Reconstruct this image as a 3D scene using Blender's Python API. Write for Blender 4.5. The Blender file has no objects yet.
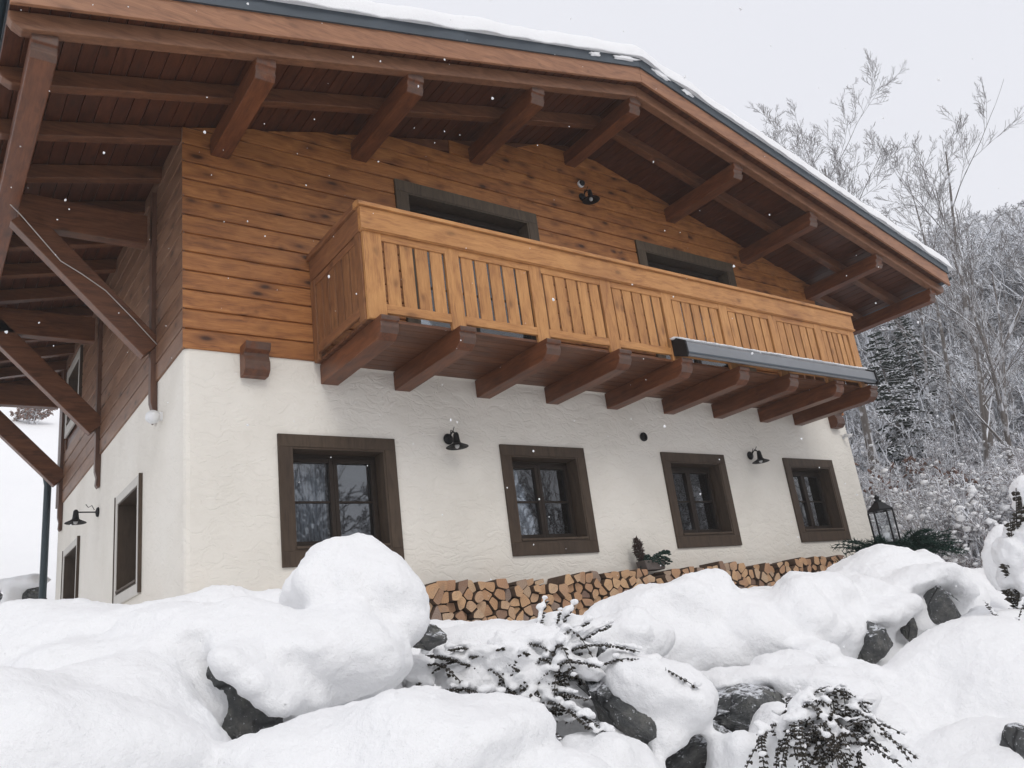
import bpy, bmesh, math, random
import numpy as np
from mathutils import Vector, Matrix, noise
R_ = math.radians
sc = bpy.context.scene
COL = sc.collection

# ------------------------------------------------------------------ camera
F_PX = 827.7
CAM = Vector((-2.010, -7.545, -3.093))
RW = np.array([[0.8093, -0.5739, -0.1250], [0.0819, 0.3203, -0.9437], [0.5816, 0.7535, 0.3062]])
_u, _s, _v = np.linalg.svd(RW); RW = _u @ _v
cd = bpy.data.cameras.new('camera'); cam = bpy.data.objects.new('camera', cd); COL.objects.link(cam)
m3 = Matrix([[RW[0][i], -RW[1][i], -RW[2][i]] for i in range(3)])
cam.matrix_world = Matrix.Translation(CAM) @ m3.to_4x4()
cd.sensor_width = 36.0; cd.lens = F_PX / 1024 * 36; cd.clip_start = .05; cd.clip_end = 2000
sc.camera = cam

def at(u, v, d):
    """world point seen at photo pixel u,v standing d metres in front of the camera"""
    q = RW.T @ np.array([(u - 512) / F_PX, (v - 384) / F_PX, 1.0])
    return CAM + Vector(q) * d
def px(n, d): return n * d / F_PX

# ------------------------------------------------------------------ materials
class NT:
    def __init__(s, name):
        s.m = bpy.data.materials.new(name); s.m.use_nodes = True
        s.t = s.m.node_tree; s.t.nodes.clear()
        s.out = s.t.nodes.new('ShaderNodeOutputMaterial')
    def n(s, kind, **kw):
        nd = s.t.nodes.new('ShaderNode' + kind)
        for k, v in kw.items():
            if k.startswith('i_'):
                key = k[2:]
                key = int(key) if key.isdigit() else key.replace('_', ' ')
                s.put(nd, key, v)
            else: setattr(nd, k, v)
        return nd
    def put(s, nd, key, v):
        if isinstance(v, bpy.types.NodeSocket): s.t.links.new(v, nd.inputs[key])
        else: nd.inputs[key].default_value = v
    def math(s, op, a, b=None, c=None):
        nd = s.n('Math', operation=op)
        s.put(nd, 0, a)
        if b is not None: s.put(nd, 1, b)
        if c is not None: s.put(nd, 2, c)
        return nd.outputs[0]
    def ramp(s, f, stops):
        nd = s.n('ValToRGB'); s.put(nd, 0, f)
        el = nd.color_ramp.elements
        while len(el) < len(stops): el.new(.5)
        for e, (p, c) in zip(el, stops):
            e.position = p; e.color = (*c, 1) if len(c) == 3 else c
        return nd.outputs[0]
    def mix(s, f, a, b, blend='MIX'):
        nd = s.n('Mix', data_type='RGBA', blend_type=blend)
        s.put(nd, 0, f); s.put(nd, 6, a if not isinstance(a, tuple) else (*a, 1)); s.put(nd, 7, b if not isinstance(b, tuple) else (*b, 1))
        return nd.outputs[2]
    def smooth(s, v, a, b):
        nd = s.n('MapRange', interpolation_type='SMOOTHSTEP'); s.put(nd, 0, v)
        nd.inputs[1].default_value = a; nd.inputs[2].default_value = b
        return nd.outputs[0]
    def pos(s): return s.n('TexCoord').outputs['Object']
    def noise(s, vec, scale, detail=4, rough=.55, out=0):
        nd = s.n('TexNoise'); s.put(nd, 'Vector', vec); nd.inputs['Scale'].default_value = scale
        nd.inputs['Detail'].default_value = detail; nd.inputs['Roughness'].default_value = rough
        return nd.outputs[out]
    def vscale(s, vec, sx):
        nd = s.n('VectorMath', operation='MULTIPLY'); s.put(nd, 0, vec); s.put(nd, 1, sx); return nd.outputs[0]
    def vadd(s, vec, b):
        nd = s.n('VectorMath', operation='ADD'); s.put(nd, 0, vec); s.put(nd, 1, b); return nd.outputs[0]
    def bump(s, h, strength=.3, dist=.01, normal=None):
        nd = s.n('Bump'); s.put(nd, 'Height', h); nd.inputs['Strength'].default_value = strength
        nd.inputs['Distance'].default_value = dist
        if normal: s.put(nd, 'Normal', normal)
        return nd.outputs[0]
    def finish(s, col, rough=.6, normal=None, **kw):
        p = s.n('BsdfPrincipled')
        s.put(p, 'Base Color', (*col, 1) if isinstance(col, tuple) else col)
        s.put(p, 'Roughness', rough)
        if normal is not None: s.put(p, 'Normal', normal)
        for k, v in kw.items(): s.put(p, k.replace('_', ' '), v)
        s.t.links.new(p.outputs[0], s.out.inputs[0])
        return s.m

def wood(name, c_light, c_mid, c_dark, axis=0, rough=.5, knots=1.0, snow=0.0, spec=.35, weather=0.0):
    """stained softwood: grain along the given axis, each board (mesh island) different"""
    N = NT(name); P = N.pos()
    rnd = N.n('NewGeometry').outputs['Random Per Island']
    off = N.n('CombineXYZ'); 
    for i in range(3): N.put(off, i, N.math('MULTIPLY', rnd, (37.3, 61.7, 23.1)[i]))
    Q = N.vadd(P, off.outputs[0])
    st = [9.0, 9.0, 9.0]; st[axis] = .75
    W = N.vscale(Q, tuple(st))
    warp = N.noise(Q, 2.0, 2, out=1)
    Wv = N.vadd(W, N.vscale(warp, (1.6, 1.6, 1.6)))
    g1 = N.noise(Wv, 2.2, 6, .6)
    fine = [60.0, 60.0, 60.0]; fine[axis] = 2.5
    g2 = N.noise(N.vscale(Q, tuple(fine)), 1.5, 3, .6)
    tone = N.math('ADD', N.math('MULTIPLY', g1, .62), N.math('MULTIPLY', g2, .38))
    col = N.ramp(tone, [(.30, c_dark), (.47, c_mid), (.66, c_light)])
    col = N.mix(N.math('MULTIPLY', N.math('SUBTRACT', rnd, .5), 1.0), col, N.mix(1.0, col, (.62, .55, .5), 'MULTIPLY'))
    # weather blotches
    bl = N.smooth(N.noise(Q, 1.1, 4, .6), .52, .75)
    col = N.mix(N.math('MULTIPLY', bl, .42), col, c_dark)
    # knots
    ks = [6.6, 6.6, 6.6]; ks[axis] = 2.9
    vor = N.n('TexVoronoi', feature='F1'); N.put(vor, 'Vector', N.vadd(N.vscale(Q, tuple(ks)), N.vscale(warp, (.5, .5, .5)))); vor.inputs['Scale'].default_value = 1.0
    vor.inputs['Randomness'].default_value = 1.0
    k = N.smooth(vor.outputs['Distance'], .24, .07)
    halo = N.smooth(vor.outputs['Distance'], .58, .14)
    sel = N.smooth(N.noise(Q, 2.3, 3), .38, .50)
    col = N.mix(N.math('MULTIPLY', N.math('MULTIPLY', halo, sel), .55 * knots), col, c_dark)
    dk = tuple(c * .33 for c in c_dark)
    col = N.mix(N.math('MULTIPLY', N.math('MULTIPLY', k, sel), .85 * knots), col, dk)
    if snow > 0:
        nz = N.n('SeparateXYZ'); N.put(nz, 0, N.n('NewGeometry').outputs['Normal'])
        f = N.math('MULTIPLY', N.smooth(nz.outputs[2], .3, .8), N.smooth(N.noise(P, 7, 4), .5, .42))
        col = N.mix(N.math('MULTIPLY', f, snow), col, (.84, .86, .9))
    if weather > 0:                                        # end grain, greyed by rain
        nn = N.n('SeparateXYZ'); N.put(nn, 0, N.n('NewGeometry').outputs['Normal'])
        f = N.math('MULTIPLY', N.smooth(N.math('MULTIPLY', nn.outputs[1], -1.0), .55, .8), N.smooth(N.noise(P, 6, 4), .3, .5))
        col = N.mix(N.math('MULTIPLY', f, weather), col, (.085, .066, .056))
    nrm = N.bump(tone, .35, .006)
    r = N.math('ADD', N.math('MULTIPLY', g2, .25), rough - .12)
    return N.finish(col, r, nrm, Specular_IOR_Level=spec)

def simple(name, col, rough=.5, metal=0.0, var=.25, scale=6, bump=.0, spec=.5):
    N = NT(name); P = N.pos()
    n = N.noise(P, scale, 5, .6)
    c = N.mix(n, tuple(x * (1 - var) for x in col), tuple(min(1, x * (1 + var)) for x in col))
    nrm = N.bump(N.noise(P, scale * 8, 4, .6), bump, .004) if bump else None
    r = N.math('ADD', N.math('MULTIPLY', N.noise(P, scale * 2.3, 3), .3), max(0, rough - .15))
    kw = dict(Metallic=metal, Specular_IOR_Level=spec)
    return N.finish(c, r, nrm, **kw)

M = {}
M['siding'] = wood('siding_x', (.47, .205, .066), (.33, .13, .04), (.13, .045, .018), 0, knots=1.1)
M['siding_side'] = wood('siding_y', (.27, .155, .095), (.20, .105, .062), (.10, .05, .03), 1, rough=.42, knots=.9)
M['balc_x'] = wood('balcony_wood_x', (.56, .285, .105), (.44, .205, .07), (.24, .095, .035), 0, knots=.55)
M['balc_z'] = wood('balcony_wood_z', (.58, .30, .11), (.46, .218, .075), (.25, .10, .037), 2, knots=.5)
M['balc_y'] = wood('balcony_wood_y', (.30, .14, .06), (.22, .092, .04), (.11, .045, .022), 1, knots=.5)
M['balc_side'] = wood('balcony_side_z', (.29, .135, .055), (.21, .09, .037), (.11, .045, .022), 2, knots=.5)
M['beam_y'] = wood('beam_y', (.20, .072, .030), (.13, .044, .018), (.055, .02, .010), 1, rough=.4, knots=.4, weather=.6)
M['beam_x'] = wood('beam_x', (.185, .076, .035), (.12, .047, .022), (.055, .022, .012), 0, rough=.4, knots=.45)
M['beam_z'] = wood('beam_z', (.15, .073, .046), (.10, .05, .032), (.055, .027, .019), 2, rough=.4, knots=.3)
M['fascia'] = wood('fascia_x', (.37, .18, .095), (.27, .125, .065), (.15, .065, .035), 0, rough=.45, knots=.4)
M['fascia_dark'] = wood('front_rafter_x', (.25, .12, .065), (.18, .083, .044), (.10, .044, .025), 0, rough=.45, knots=.4)
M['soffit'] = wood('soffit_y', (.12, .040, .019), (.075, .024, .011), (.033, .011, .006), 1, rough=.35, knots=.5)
M['frame'] = wood('window_surround', (.088, .062, .042), (.068, .047, .032), (.038, .026, .019), 2, rough=.6, knots=.1, spec=.25)
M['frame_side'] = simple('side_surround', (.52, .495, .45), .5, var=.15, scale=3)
M['frame_g'] = wood('door_surround', (.12, .088, .058), (.09, .066, .043), (.048, .036, .025), 2, rough=.55, knots=.1)
M['casement'] = simple('casement_paint', (.026, .018, .013), .5, var=.3, spec=.2)
M['black'] = simple('black_iron', (.008, .008, .009), .5, var=.3, spec=.25)
M['anthracite'] = simple('anthracite_sheet', (.055, .07, .085), .42, metal=.2, var=.2, scale=2)
M['pipe'] = simple('dark_green_pipe', (.02, .04, .05), .4, var=.2, scale=2)
M['awn'] = simple('awning_fabric_grey', (.20, .21, .225), .5, var=.12, scale=3)
M['whiteplastic'] = simple('white_plastic', (.75, .76, .77), .35, var=.03)
M['interior'] = simple('interior_dark', (.06, .055, .05), .8)
M['soil'] = simple('planter_stone', (.12, .10, .09), .9, bump=.5)
M['cable'] = simple('pale_cable', (.5, .47, .44), .6)
M['bulb'] = simple('bulb_glass', (.55, .55, .55), .15)

def m_plaster():
    N = NT('lime_plaster'); P = N.pos()
    a = N.noise(N.vscale(P, (1.0, 1.0, 1.7)), 3.2, 5, .55)
    w = N.noise(N.vadd(N.vscale(P, (1.3, 1.3, 3.4)), N.vscale(N.noise(P, 2.5, 2, out=1), (1.2, 1.2, 1.2))), 2.6, 4, .5)
    ridge = N.math('ABSOLUTE', N.math('SUBTRACT', w, .5))
    tr = N.smooth(ridge, .0, .09)
    g = N.noise(P, 90, 3)
    h = N.math('ADD', N.math('MULTIPLY', a, 1.1), N.math('ADD', N.math('MULTIPLY', tr, .17), N.math('MULTIPLY', g, .05)))
    col = N.ramp(N.noise(P, .8, 5, .6), [(.3, (.72, .685, .615)), (.55, (.80, .765, .695)), (.75, (.83, .80, .735))])
    col = N.mix(N.math('MULTIPLY', N.smooth(N.noise(P, 14, 5, .7), .6, .8), .22), col, (.5, .46, .4))
    # damp, warm stain low down on the wall
    z = N.n('SeparateXYZ'); N.put(z, 0, P)
    low = N.math('MULTIPLY', N.smooth(z.outputs[2], -1.7, -2.7), N.smooth(N.noise(P, 1.6, 4), .35, .65))
    col = N.mix(N.math('MULTIPLY', low, .3), col, (.62, .5, .38))
    return N.finish(col, .85, N.bump(h, .55, .035), Specular_IOR_Level=.2)
M['plaster'] = m_plaster()

def m_snow():
    N = NT('snow'); P = N.pos()
    a = N.noise(P, 5, 5, .55); b = N.noise(P, 45, 4, .65); c = N.noise(P, 260, 2, .6)
    h = N.math('ADD', N.math('MULTIPLY', a, 1.0), N.math('ADD', N.math('MULTIPLY', b, .5), N.math('MULTIPLY', c, .12)))
    col = N.mix(N.noise(P, 1.3, 4), (.88, .885, .895), (.92, .922, .925))
    return N.finish(col, .75, N.bump(h, .62, .03), Specular_IOR_Level=.25, Subsurface_Weight=.0)
M['snow'] = m_snow()

def m_rock():
    N = NT('boulder_rock'); P = N.pos()
    a = N.noise(P, 3.5, 8, .68); b = N.noise(P, 24, 6, .7)
    t = N.math('ADD', N.math('MULTIPLY', a, .6), N.math('MULTIPLY', b, .4))
    col = N.ramp(t, [(.32, (.035, .04, .045)), (.5, (.085, .088, .088)), (.68, (.19, .185, .17))])
    vor = N.n('TexVoronoi', feature='DISTANCE_TO_EDGE'); N.put(vor, 'Vector', N.vadd(P, N.vscale(N.noise(P, 3, 3, out=1), (.5, .5, .5)))); vor.inputs['Scale'].default_value = 2.6
    crack = N.smooth(vor.outputs[0], .03, .0)
    col = N.mix(N.math('MULTIPLY', crack, .6), col, (.02, .02, .022))
    nz = N.n('SeparateXYZ'); N.put(nz, 0, N.n('NewGeometry').outputs['Normal'])
    f = N.math('MULTIPLY', N.smooth(nz.outputs[2], .62, .85), N.smooth(N.noise(P, 22, 5, .7), .58, .44))
    lich = N.smooth(N.noise(P, 9, 5, .7), .56, .66)
    col = N.mix(N.math('MULTIPLY', lich, .45), col, (.22, .23, .19))
    fl = N.smooth(N.noise(P, 60, 4, .75), .60, .68)
    col = N.mix(N.math('MAXIMUM', f, N.math('MULTIPLY', fl, .75)), col, (.8, .82, .86))
    h = N.math('SUBTRACT', t, N.math('MULTIPLY', crack, .25))
    return N.finish(col, .8, N.bump(h, 1.0, .06))
M['rock'] = m_rock()

def m_bark(name, c0, c1, snow_lo=.15, snow_hi=.45, amount=1.0, scale=6, plaster=0.0):
    """bark or twigs with fresh snow lying on every upward side"""
    N = NT(name); P = N.pos()
    col = N.mix(N.noise(P, scale, 5, .65), c0, c1)
    nz = N.n('SeparateXYZ'); N.put(nz, 0, N.n('NewGeometry').outputs['Normal'])
    f = N.math('MULTIPLY', N.smooth(nz.outputs[2], snow_lo, snow_hi), N.smooth(N.noise(P, 2.2, 3), .25, .45))
    if plaster: f = N.math('MAXIMUM', f, N.math('MULTIPLY', N.smooth(N.noise(P, 3.1, 4, .65), .50, .60), plaster))
    col = N.mix(N.math('MULTIPLY', f, amount), col, (.84, .86, .9))
    return N.finish(col, .85, None, Specular_IOR_Level=.15)
M['bark'] = m_bark('bark_snow', (.10, .088, .082), (.20, .18, .165), .0, .4, plaster=.6)
M['twig'] = m_bark('twig_snow', (.085, .075, .07), (.19, .165, .155), .1, .45, plaster=.4)
M['shrubtwig'] = m_bark('shrub_twig_snow', (.16, .13, .125), (.29, .24, .23), -.5, .0, plaster=.6)
M['twig_far'] = m_bark('twig_snow_far', (.20, .18, .175), (.32, .30, .29), -.5, .0, plaster=.9)
M['needle'] = m_bark('needles_snow', (.02, .032, .024), (.045, .06, .05), .05, .4, 1.0, 12)
M['needle_bare'] = m_bark('needles', (.01, .026, .022), (.03, .06, .045), .80, .99, .5, 30)
M['leafdark'] = m_bark('cotoneaster_leaf', (.018, .02, .017), (.075, .062, .05), .50, .95, .8, 40)
M['rust'] = m_bark('rust_leaves', (.16, .085, .06), (.3, .19, .15), .3, .7)
M['clump'] = M['snow']

def m_glass():
    N = NT('window_glass')
    lw = N.n('Fresnel'); lw.inputs[0].default_value = 1.6
    f = N.math('ADD', lw.outputs[0], .05)
    g = N.n('BsdfGlossy'); g.inputs['Roughness'].default_value = .015; g.inputs['Color'].default_value = (.95, .97, 1, 1)
    N.put(g, 'Normal', N.bump(N.noise(N.pos(), 2.5, 2), .012, .01))
    t = N.n('BsdfTransparent'); t.inputs[0].default_value = (.75, .78, .8, 1)
    mx = N.n('MixShader'); N.put(mx, 0, f); N.t.links.new(t.outputs[0], mx.inputs[1]); N.t.links.new(g.outputs[0], mx.inputs[2])
    N.t.links.new(mx.outputs[0], N.out.inputs[0]); return N.m
M['glass'] = m_glass()
def m_lglass():
    N = NT('lantern_glass')
    g = N.n('BsdfGlossy'); g.inputs['Roughness'].default_value = .05
    t = N.n('BsdfTransparent'); t.inputs[0].default_value = (.9, .92, .93, 1)
    mx = N.n('MixShader'); mx.inputs[0].default_value = .1; N.t.links.new(t.outputs[0], mx.inputs[1]); N.t.links.new(g.outputs[0], mx.inputs[2])
    N.t.links.new(mx.outputs[0], N.out.inputs[0]); return N.m
M['lglass'] = m_lglass()
def m_curtain():
    N = NT('curtain_cloth'); P = N.pos()
    wv = N.n('TexWave', wave_type='BANDS', bands_direction='X'); N.put(wv, 'Vector', P); wv.inputs['Scale'].default_value = 9; wv.inputs['Distortion'].default_value = 3
    return N.finish(N.mix(wv.outputs[0], (.2, .23, .27), (.42, .45, .5)), .9)
M['curtain'] = m_curtain()
def m_logend():
    N = NT('log_cut_end'); P = N.pos(); oi = N.n('ObjectInfo')
    Q = N.vadd(P, N.vscale(N.n('CombineXYZ').outputs[0], (1, 1, 1)))
    wv = N.n('TexWave', wave_type='RINGS', rings_direction='Y'); N.put(wv, 'Vector', Q)
    wv.inputs['Scale'].default_value = 14; wv.inputs['Distortion'].default_value = 1.2; wv.inputs['Detail'].default_value = 3
    base = N.ramp(oi.outputs['Random'], [(.0, (.20, .13, .10)), (.16, (.46, .27, .15)), (.4, (.60, .39, .22)), (.62, (.42, .24, .14)), (.82, (.58, .41, .26)), (1., (.26, .20, .17))])
    col = N.mix(N.math('MULTIPLY', wv.outputs[0], .3), base, N.mix(1.0, base, (.6, .48, .38), 'MULTIPLY'))
    col = N.mix(N.math('MULTIPLY', N.smooth(N.noise(P, 16, 5, .7), .45, .75), .45), col, (.26, .15, .09))
    col = N.mix(N.math('MULTIPLY', N.smooth(N.noise(P, 5, 3), .55, .75), .4), col, (.3, .24, .19))
    return N.finish(col, .85, N.bump(N.noise(P, 90, 3), .5, .003))
M['logend'] = m_logend()
M['bark_log'] = simple('log_bark', (.10, .062, .04), .9, var=.5, scale=14, bump=.6)

# ------------------------------------------------------------------ mesh builder
class MB:
    def __init__(s): s.v = []; s.f = []; s.mi = []
    def add(s, vs, fs, mi=0):
        o = len(s.v); s.v += [tuple(v) for v in vs]; s.f += [tuple(i + o for i in f) for f in fs]; s.mi += [mi] * len(fs); return s
    def box(s, x0, x1, y0, y1, z0, z1, mi=0):
        if x0 > x1: x0, x1 = x1, x0
        if y0 > y1: y0, y1 = y1, y0
        if z0 > z1: z0, z1 = z1, z0
        vs = [(x, y, z) for x in (x0, x1) for y in (y0, y1) for z in (z0, z1)]
        return s.add(vs, [(0, 1, 3, 2), (4, 6, 7, 5), (0, 4, 5, 1), (2, 3, 7, 6), (0, 2, 6, 4), (1, 5, 7, 3)], mi)
    def prism(s, poly, axis, a, b, mi=0):
        """poly: 2-D points; axis 0: (y,z), 1: (x,z), 2: (x,y)"""
        def mk(p, t):
            if axis == 0: return (t, p[0], p[1])
            if axis == 1: return (p[0], t, p[1])
            return (p[0], p[1], t)
        n = len(poly); vs = [mk(p, a) for p in poly] + [mk(p, b) for p in poly]
        area = sum(poly[i][0] * poly[(i + 1) % n][1] - poly[(i + 1) % n][0] * poly[i][1] for i in range(n))
        fs = [tuple(range(n - 1, -1, -1)), tuple(range(n, 2 * n))] + [(i, (i + 1) % n, n + (i + 1) % n, n + i) for i in range(n)]
        flip = (area < 0) ^ (b < a) ^ (axis == 1)
        if flip: fs = [tuple(reversed(f)) for f in fs]
        return s.add(vs, fs, mi)
    def beam(s, p0, p1, w, h, up=(0, 0, 1), mi=0):
        p0 = Vector(p0); p1 = Vector(p1); d = (p1 - p0).normalized()
        side = d.cross(Vector(up)).normalized(); u = side.cross(d).normalized()
        vs = []
        for p in (p0, p1):
            for a, b in ((-1, -1), (1, -1), (1, 1), (-1, 1)):
                vs.append(p + side * (a * w / 2) + u * (b * h / 2))
        return s.add(vs, [(0, 3, 2, 1), (4, 5, 6, 7), (0, 1, 5, 4), (1, 2, 6, 5), (2, 3, 7, 6), (3, 0, 4, 7)], mi)
    def tube(s, pts, rad, n=8, mi=0, cap=True):
        pts = [Vector(p) for p in pts]; o = len(s.v); k = len(pts)
        ref = Vector((0, 0, 1))
        for i, p in enumerate(pts):
            d = (pts[min(i + 1, k - 1)] - pts[max(i - 1, 0)]).normalized()
            r_ = ref if abs(d.dot(ref)) < .95 else Vector((1, 0, 0))
            a = d.cross(r_).normalized(); b = a.cross(d).normalized()
            r = rad[i] if hasattr(rad, '__len__') else rad
            for j in range(n):
                t = 2 * math.pi * j / n
                s.v.append(tuple(p + a * math.cos(t) * r + b * math.sin(t) * r))
        for i in range(k - 1):
            for j in range(n):
                j2 = (j + 1) % n
                s.f.append((o + i * n + j, o + i * n + j2, o + (i + 1) * n + j2, o + (i + 1) * n + j)); s.mi.append(mi)
        if cap:
            s.f.append(tuple(o + j for j in range(n - 1, -1, -1))); s.mi.append(mi)
            s.f.append(tuple(o + (k - 1) * n + j for j in range(n))); s.mi.append(mi)
        return s
    def lathe(s, prof, n=24, c=(0, 0, 0), axis=Vector((0, 0, 1)), mi=0):
        axis = Vector(axis).normalized(); c = Vector(c)
        r_ = Vector((1, 0, 0)) if abs(axis.x) < .9 else Vector((0, 1, 0))
        a = axis.cross(r_).normalized(); b = axis.cross(a).normalized()
        o = len(s.v)
        for r, h in prof:
            for j in range(n):
                t = 2 * math.pi * j / n
                s.v.append(tuple(c + axis * h + (a * math.cos(t) + b * math.sin(t)) * max(r, 1e-4)))
        for i in range(len(prof) - 1):
            for j in range(n):
                j2 = (j + 1) % n
                s.f.append((o + i * n + j, o + i * n + j2, o + (i + 1) * n + j2, o + (i + 1) * n + j)); s.mi.append(mi)
        return s
    def build(s, name, mats, parent=None, smooth=False, bevel=0, props=None):
        me = bpy.data.meshes.new(name); me.from_pydata(s.v, [], s.f)
        if not isinstance(mats, (list, tuple)): mats = [mats]
        for m in mats: me.materials.append(M[m] if isinstance(m, str) else m)
        if len(mats) > 1: me.polygons.foreach_set('material_index', s.mi)
        if smooth: me.polygons.foreach_set('use_smooth', [True] * len(me.polygons))
        me.update()
        return link(name, me, parent, bevel)
def link(name, me, parent=None, bevel=0):
    o = bpy.data.objects.new(name, me); COL.objects.link(o); o.parent = parent
    if bevel:
        b = o.modifiers.new('bevel', 'BEVEL'); b.width = bevel; b.segments = 2; b.limit_method = 'ANGLE'; b.harden_normals = False
    return o
def tag(o, label, cat, group=None, kind=None):
    if label: o['label'] = label
    if cat: o['category'] = cat
    if group: o['group'] = group
    if kind: o['kind'] = kind
    return o
def empty(name, loc=(0, 0, 0)):
    o = bpy.data.objects.new(name, None); COL.objects.link(o); o.location = loc; o.empty_display_size = .2; return o
def local(objs, base):
    """objects modelled in world coordinates become children of an empty standing at base"""
    for o in objs: o.parent = base; o.matrix_parent_inverse = Matrix.Identity(4); o.location = Vector(o.location) - Vector(base.location)
def np_mesh(name, verts, quads, mat, smooth=False):
    me = bpy.data.meshes.new(name); nv = len(verts); nf = len(quads); k = quads.shape[1]
    me.vertices.add(nv); me.vertices.foreach_set('co', verts.astype(np.float32).ravel())
    me.loops.add(nf * k); me.loops.foreach_set('vertex_index', quads.astype(np.int32).ravel())
    me.polygons.add(nf); me.polygons.foreach_set('loop_start', np.arange(0, nf * k, k, dtype=np.int32))
    me.polygons.foreach_set('loop_total', np.full(nf, k, dtype=np.int32))
    if smooth: me.polygons.foreach_set('use_smooth', np.ones(nf, dtype=bool))
    me.materials.append(M[mat] if isinstance(mat, str) else mat)
    me.update(calc_edges=True); me.validate(); return me

# ------------------------------------------------------------------ terrain
def sstep(a, b, x):
    t = min(1, max(0, (x - a) / (b - a))); return t * t * (3 - 2 * t)
def ground_z(x, y):
    # bank in front of the house: terrace at -2.98, yard where one stands at -4.7
    edge = -3.9 + .12 * math.sin(x * 1.3) + .1 * math.sin(x * .5 + 1)
    z = -2.98 - .75 * sstep(edge, edge - 1.6, y) - .95 * sstep(edge - 1.2, edge - 4.5, y)
    # hill behind (left of the picture)
    b = max(0, y - 9.0); z += .50 * b * sstep(0, 5, b) * sstep(16, 3, x)
    # forest slope to the right
    r = x * .93 + y * .36
    q = max(0, r - 15); z += min(.37 * q * sstep(0, 8, q), 25 + .05 * q) * sstep(-4, 10, x)
    z += .25 * noise.noise(Vector((x * .25, y * .25, 0))) * sstep(12, 20, math.hypot(x - 4, y))
    return z

def terrain():
    # coarse rings growing outwards: one sheet to the horizon
    def axis(c0, lo, hi, step0, g):
        a = [c0]; st = step0
        while a[-1] < hi: a.append(a[-1] + st); st *= g
        b = [c0]; st = step0
        while b[-1] > lo: b.append(b[-1] - st); st *= g
        return sorted(set(b + a))
    xs = axis(2, -400, 500, .25, 1.035); ys = axis(-4, -400, 500, .25, 1.035)
    V = np.array([[x, y, ground_z(x, y) - .05] for y in ys for x in xs])
    # under the house: flat
    nx = len(xs); q = []
    for j in range(len(ys) - 1):
        for i in range(nx - 1):
            a = j * nx + i; q.append((a, a + 1, a + nx + 1, a + nx))
    me = np_mesh('snowy_ground', V, np.array(q), 'snow', True)
    tag(link('snowy_ground', me), 'white snow covering the yard and the slopes round the chalet', None, kind='structure')
terrain()

def remeshed(name, mb_list, voxel, smooth_it, disp=.0, dscale=.3, mat='snow', parent=None, smooth_f=.5, disp2=0, d2=.08):
    """melt lumps together into one pillowy skin"""
    V = []; Fq = []
    me = bpy.data.meshes.new('tmp'); mb = MB()
    for m in mb_list: mb.add(m.v, m.f)
    me.from_pydata(mb.v, [], mb.f); me.update()
    o = bpy.data.objects.new('tmp', me); COL.objects.link(o)
    r = o.modifiers.new('r', 'REMESH'); r.mode = 'VOXEL'; r.voxel_size = voxel; r.use_smooth_shade = True
    if smooth_it:
        s_ = o.modifiers.new('s', 'SMOOTH'); s_.factor = smooth_f; s_.iterations = smooth_it
    for st, sz in ((disp, dscale), (disp2, d2)):
        if st:
            tx = bpy.data.textures.new('tx', 'CLOUDS'); tx.noise_scale = sz; tx.noise_depth = 3
            d = o.modifiers.new('d', 'DISPLACE'); d.texture = tx; d.strength = st; d.mid_level = .5; d.texture_coords = 'GLOBAL'
    dg = bpy.context.evaluated_depsgraph_get(); dg.update()
    nm = bpy.data.meshes.new_from_object(o.evaluated_get(dg)); nm.name = name
    bpy.data.objects.remove(o); nm.materials.clear(); nm.materials.append(M[mat] if isinstance(mat, str) else mat)
    nm.polygons.foreach_set('use_smooth', [True] * len(nm.polygons))
    return link(name, nm, parent)
_ico = {}
def ico(n):
    if n not in _ico:
        bm = bmesh.new(); bmesh.ops.create_icosphere(bm, subdivisions=n, radius=1)
        _ico[n] = ([v.co.copy() for v in bm.verts], [tuple(v.index for v in f.verts) for f in bm.faces]); bm.free()
    return _ico[n]
def lump(mb, c, r, rot=None, n=3, mi=0, wob=.0, seed=0):
    vs, fs = ico(n); c = Vector(c); out = []
    for v in vs:
        k = 1 + wob * noise.noise(v * 1.6 + Vector((seed * 7.1, seed * 3.3, 0))) if wob else 1
        p = Vector((v.x * r[0] * k, v.y * r[1] * k, v.z * r[2] * k))
        if rot is not None: p = rot @ p
        out.append(c + p)
    mb.add(out, fs, mi)

# ------------------------------------------------------------------ the chalet
W_ = 10.75; D_ = 7.3; RX = 5.37; SL = .25
def zr(x, off=0.0): return 3.80 - SL * abs(x - RX) + off       # underside of the roof boarding
BOT = -3.15
house = empty('chalet', (0, 0, -3.0))
tag(house, 'two storey chalet with white plaster ground floor, stained timber gable and long wooden balcony', 'house')
HP = []                                                        # parts modelled in world coordinates
def part(mb, name, mats, parent=None, **kw):
    o = mb.build(name, mats, None, **kw)
    if parent is None: HP.append(o)
    else: o.parent = parent
    return o

def wall_with_holes(x0, x1, z0, z1, holes, thick, dirn, mb, step=None):
    """dirn 0: wall in the xz plane facing -y; dirn 1: wall in the yz plane facing -x"""
    xs = sorted({x0, x1, *[h[0] for h in holes], *[h[1] for h in holes]})
    zs = sorted({z0, z1, *[h[2] for h in holes], *[h[3] for h in holes]})
    for i in range(len(xs) - 1):
        # join vertical runs
        run = None
        for j in range(len(zs) - 1):
            cx_, cz_ = (xs[i] + xs[i + 1]) / 2, (zs[j] + zs[j + 1]) / 2
            solid = not any(h[0] < cx_ < h[1] and h[2] < cz_ < h[3] for h in holes)
            if solid and run is None: run = zs[j]
            if (not solid or j == len(zs) - 2) and run is not None:
                top = zs[j + 1] if solid else zs[j]
                if dirn == 0: mb.box(xs[i], xs[i + 1], 0, thick, run, top)
                else: mb.box(0, thick, xs[i], xs[i + 1], run, top)
                run = None
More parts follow.
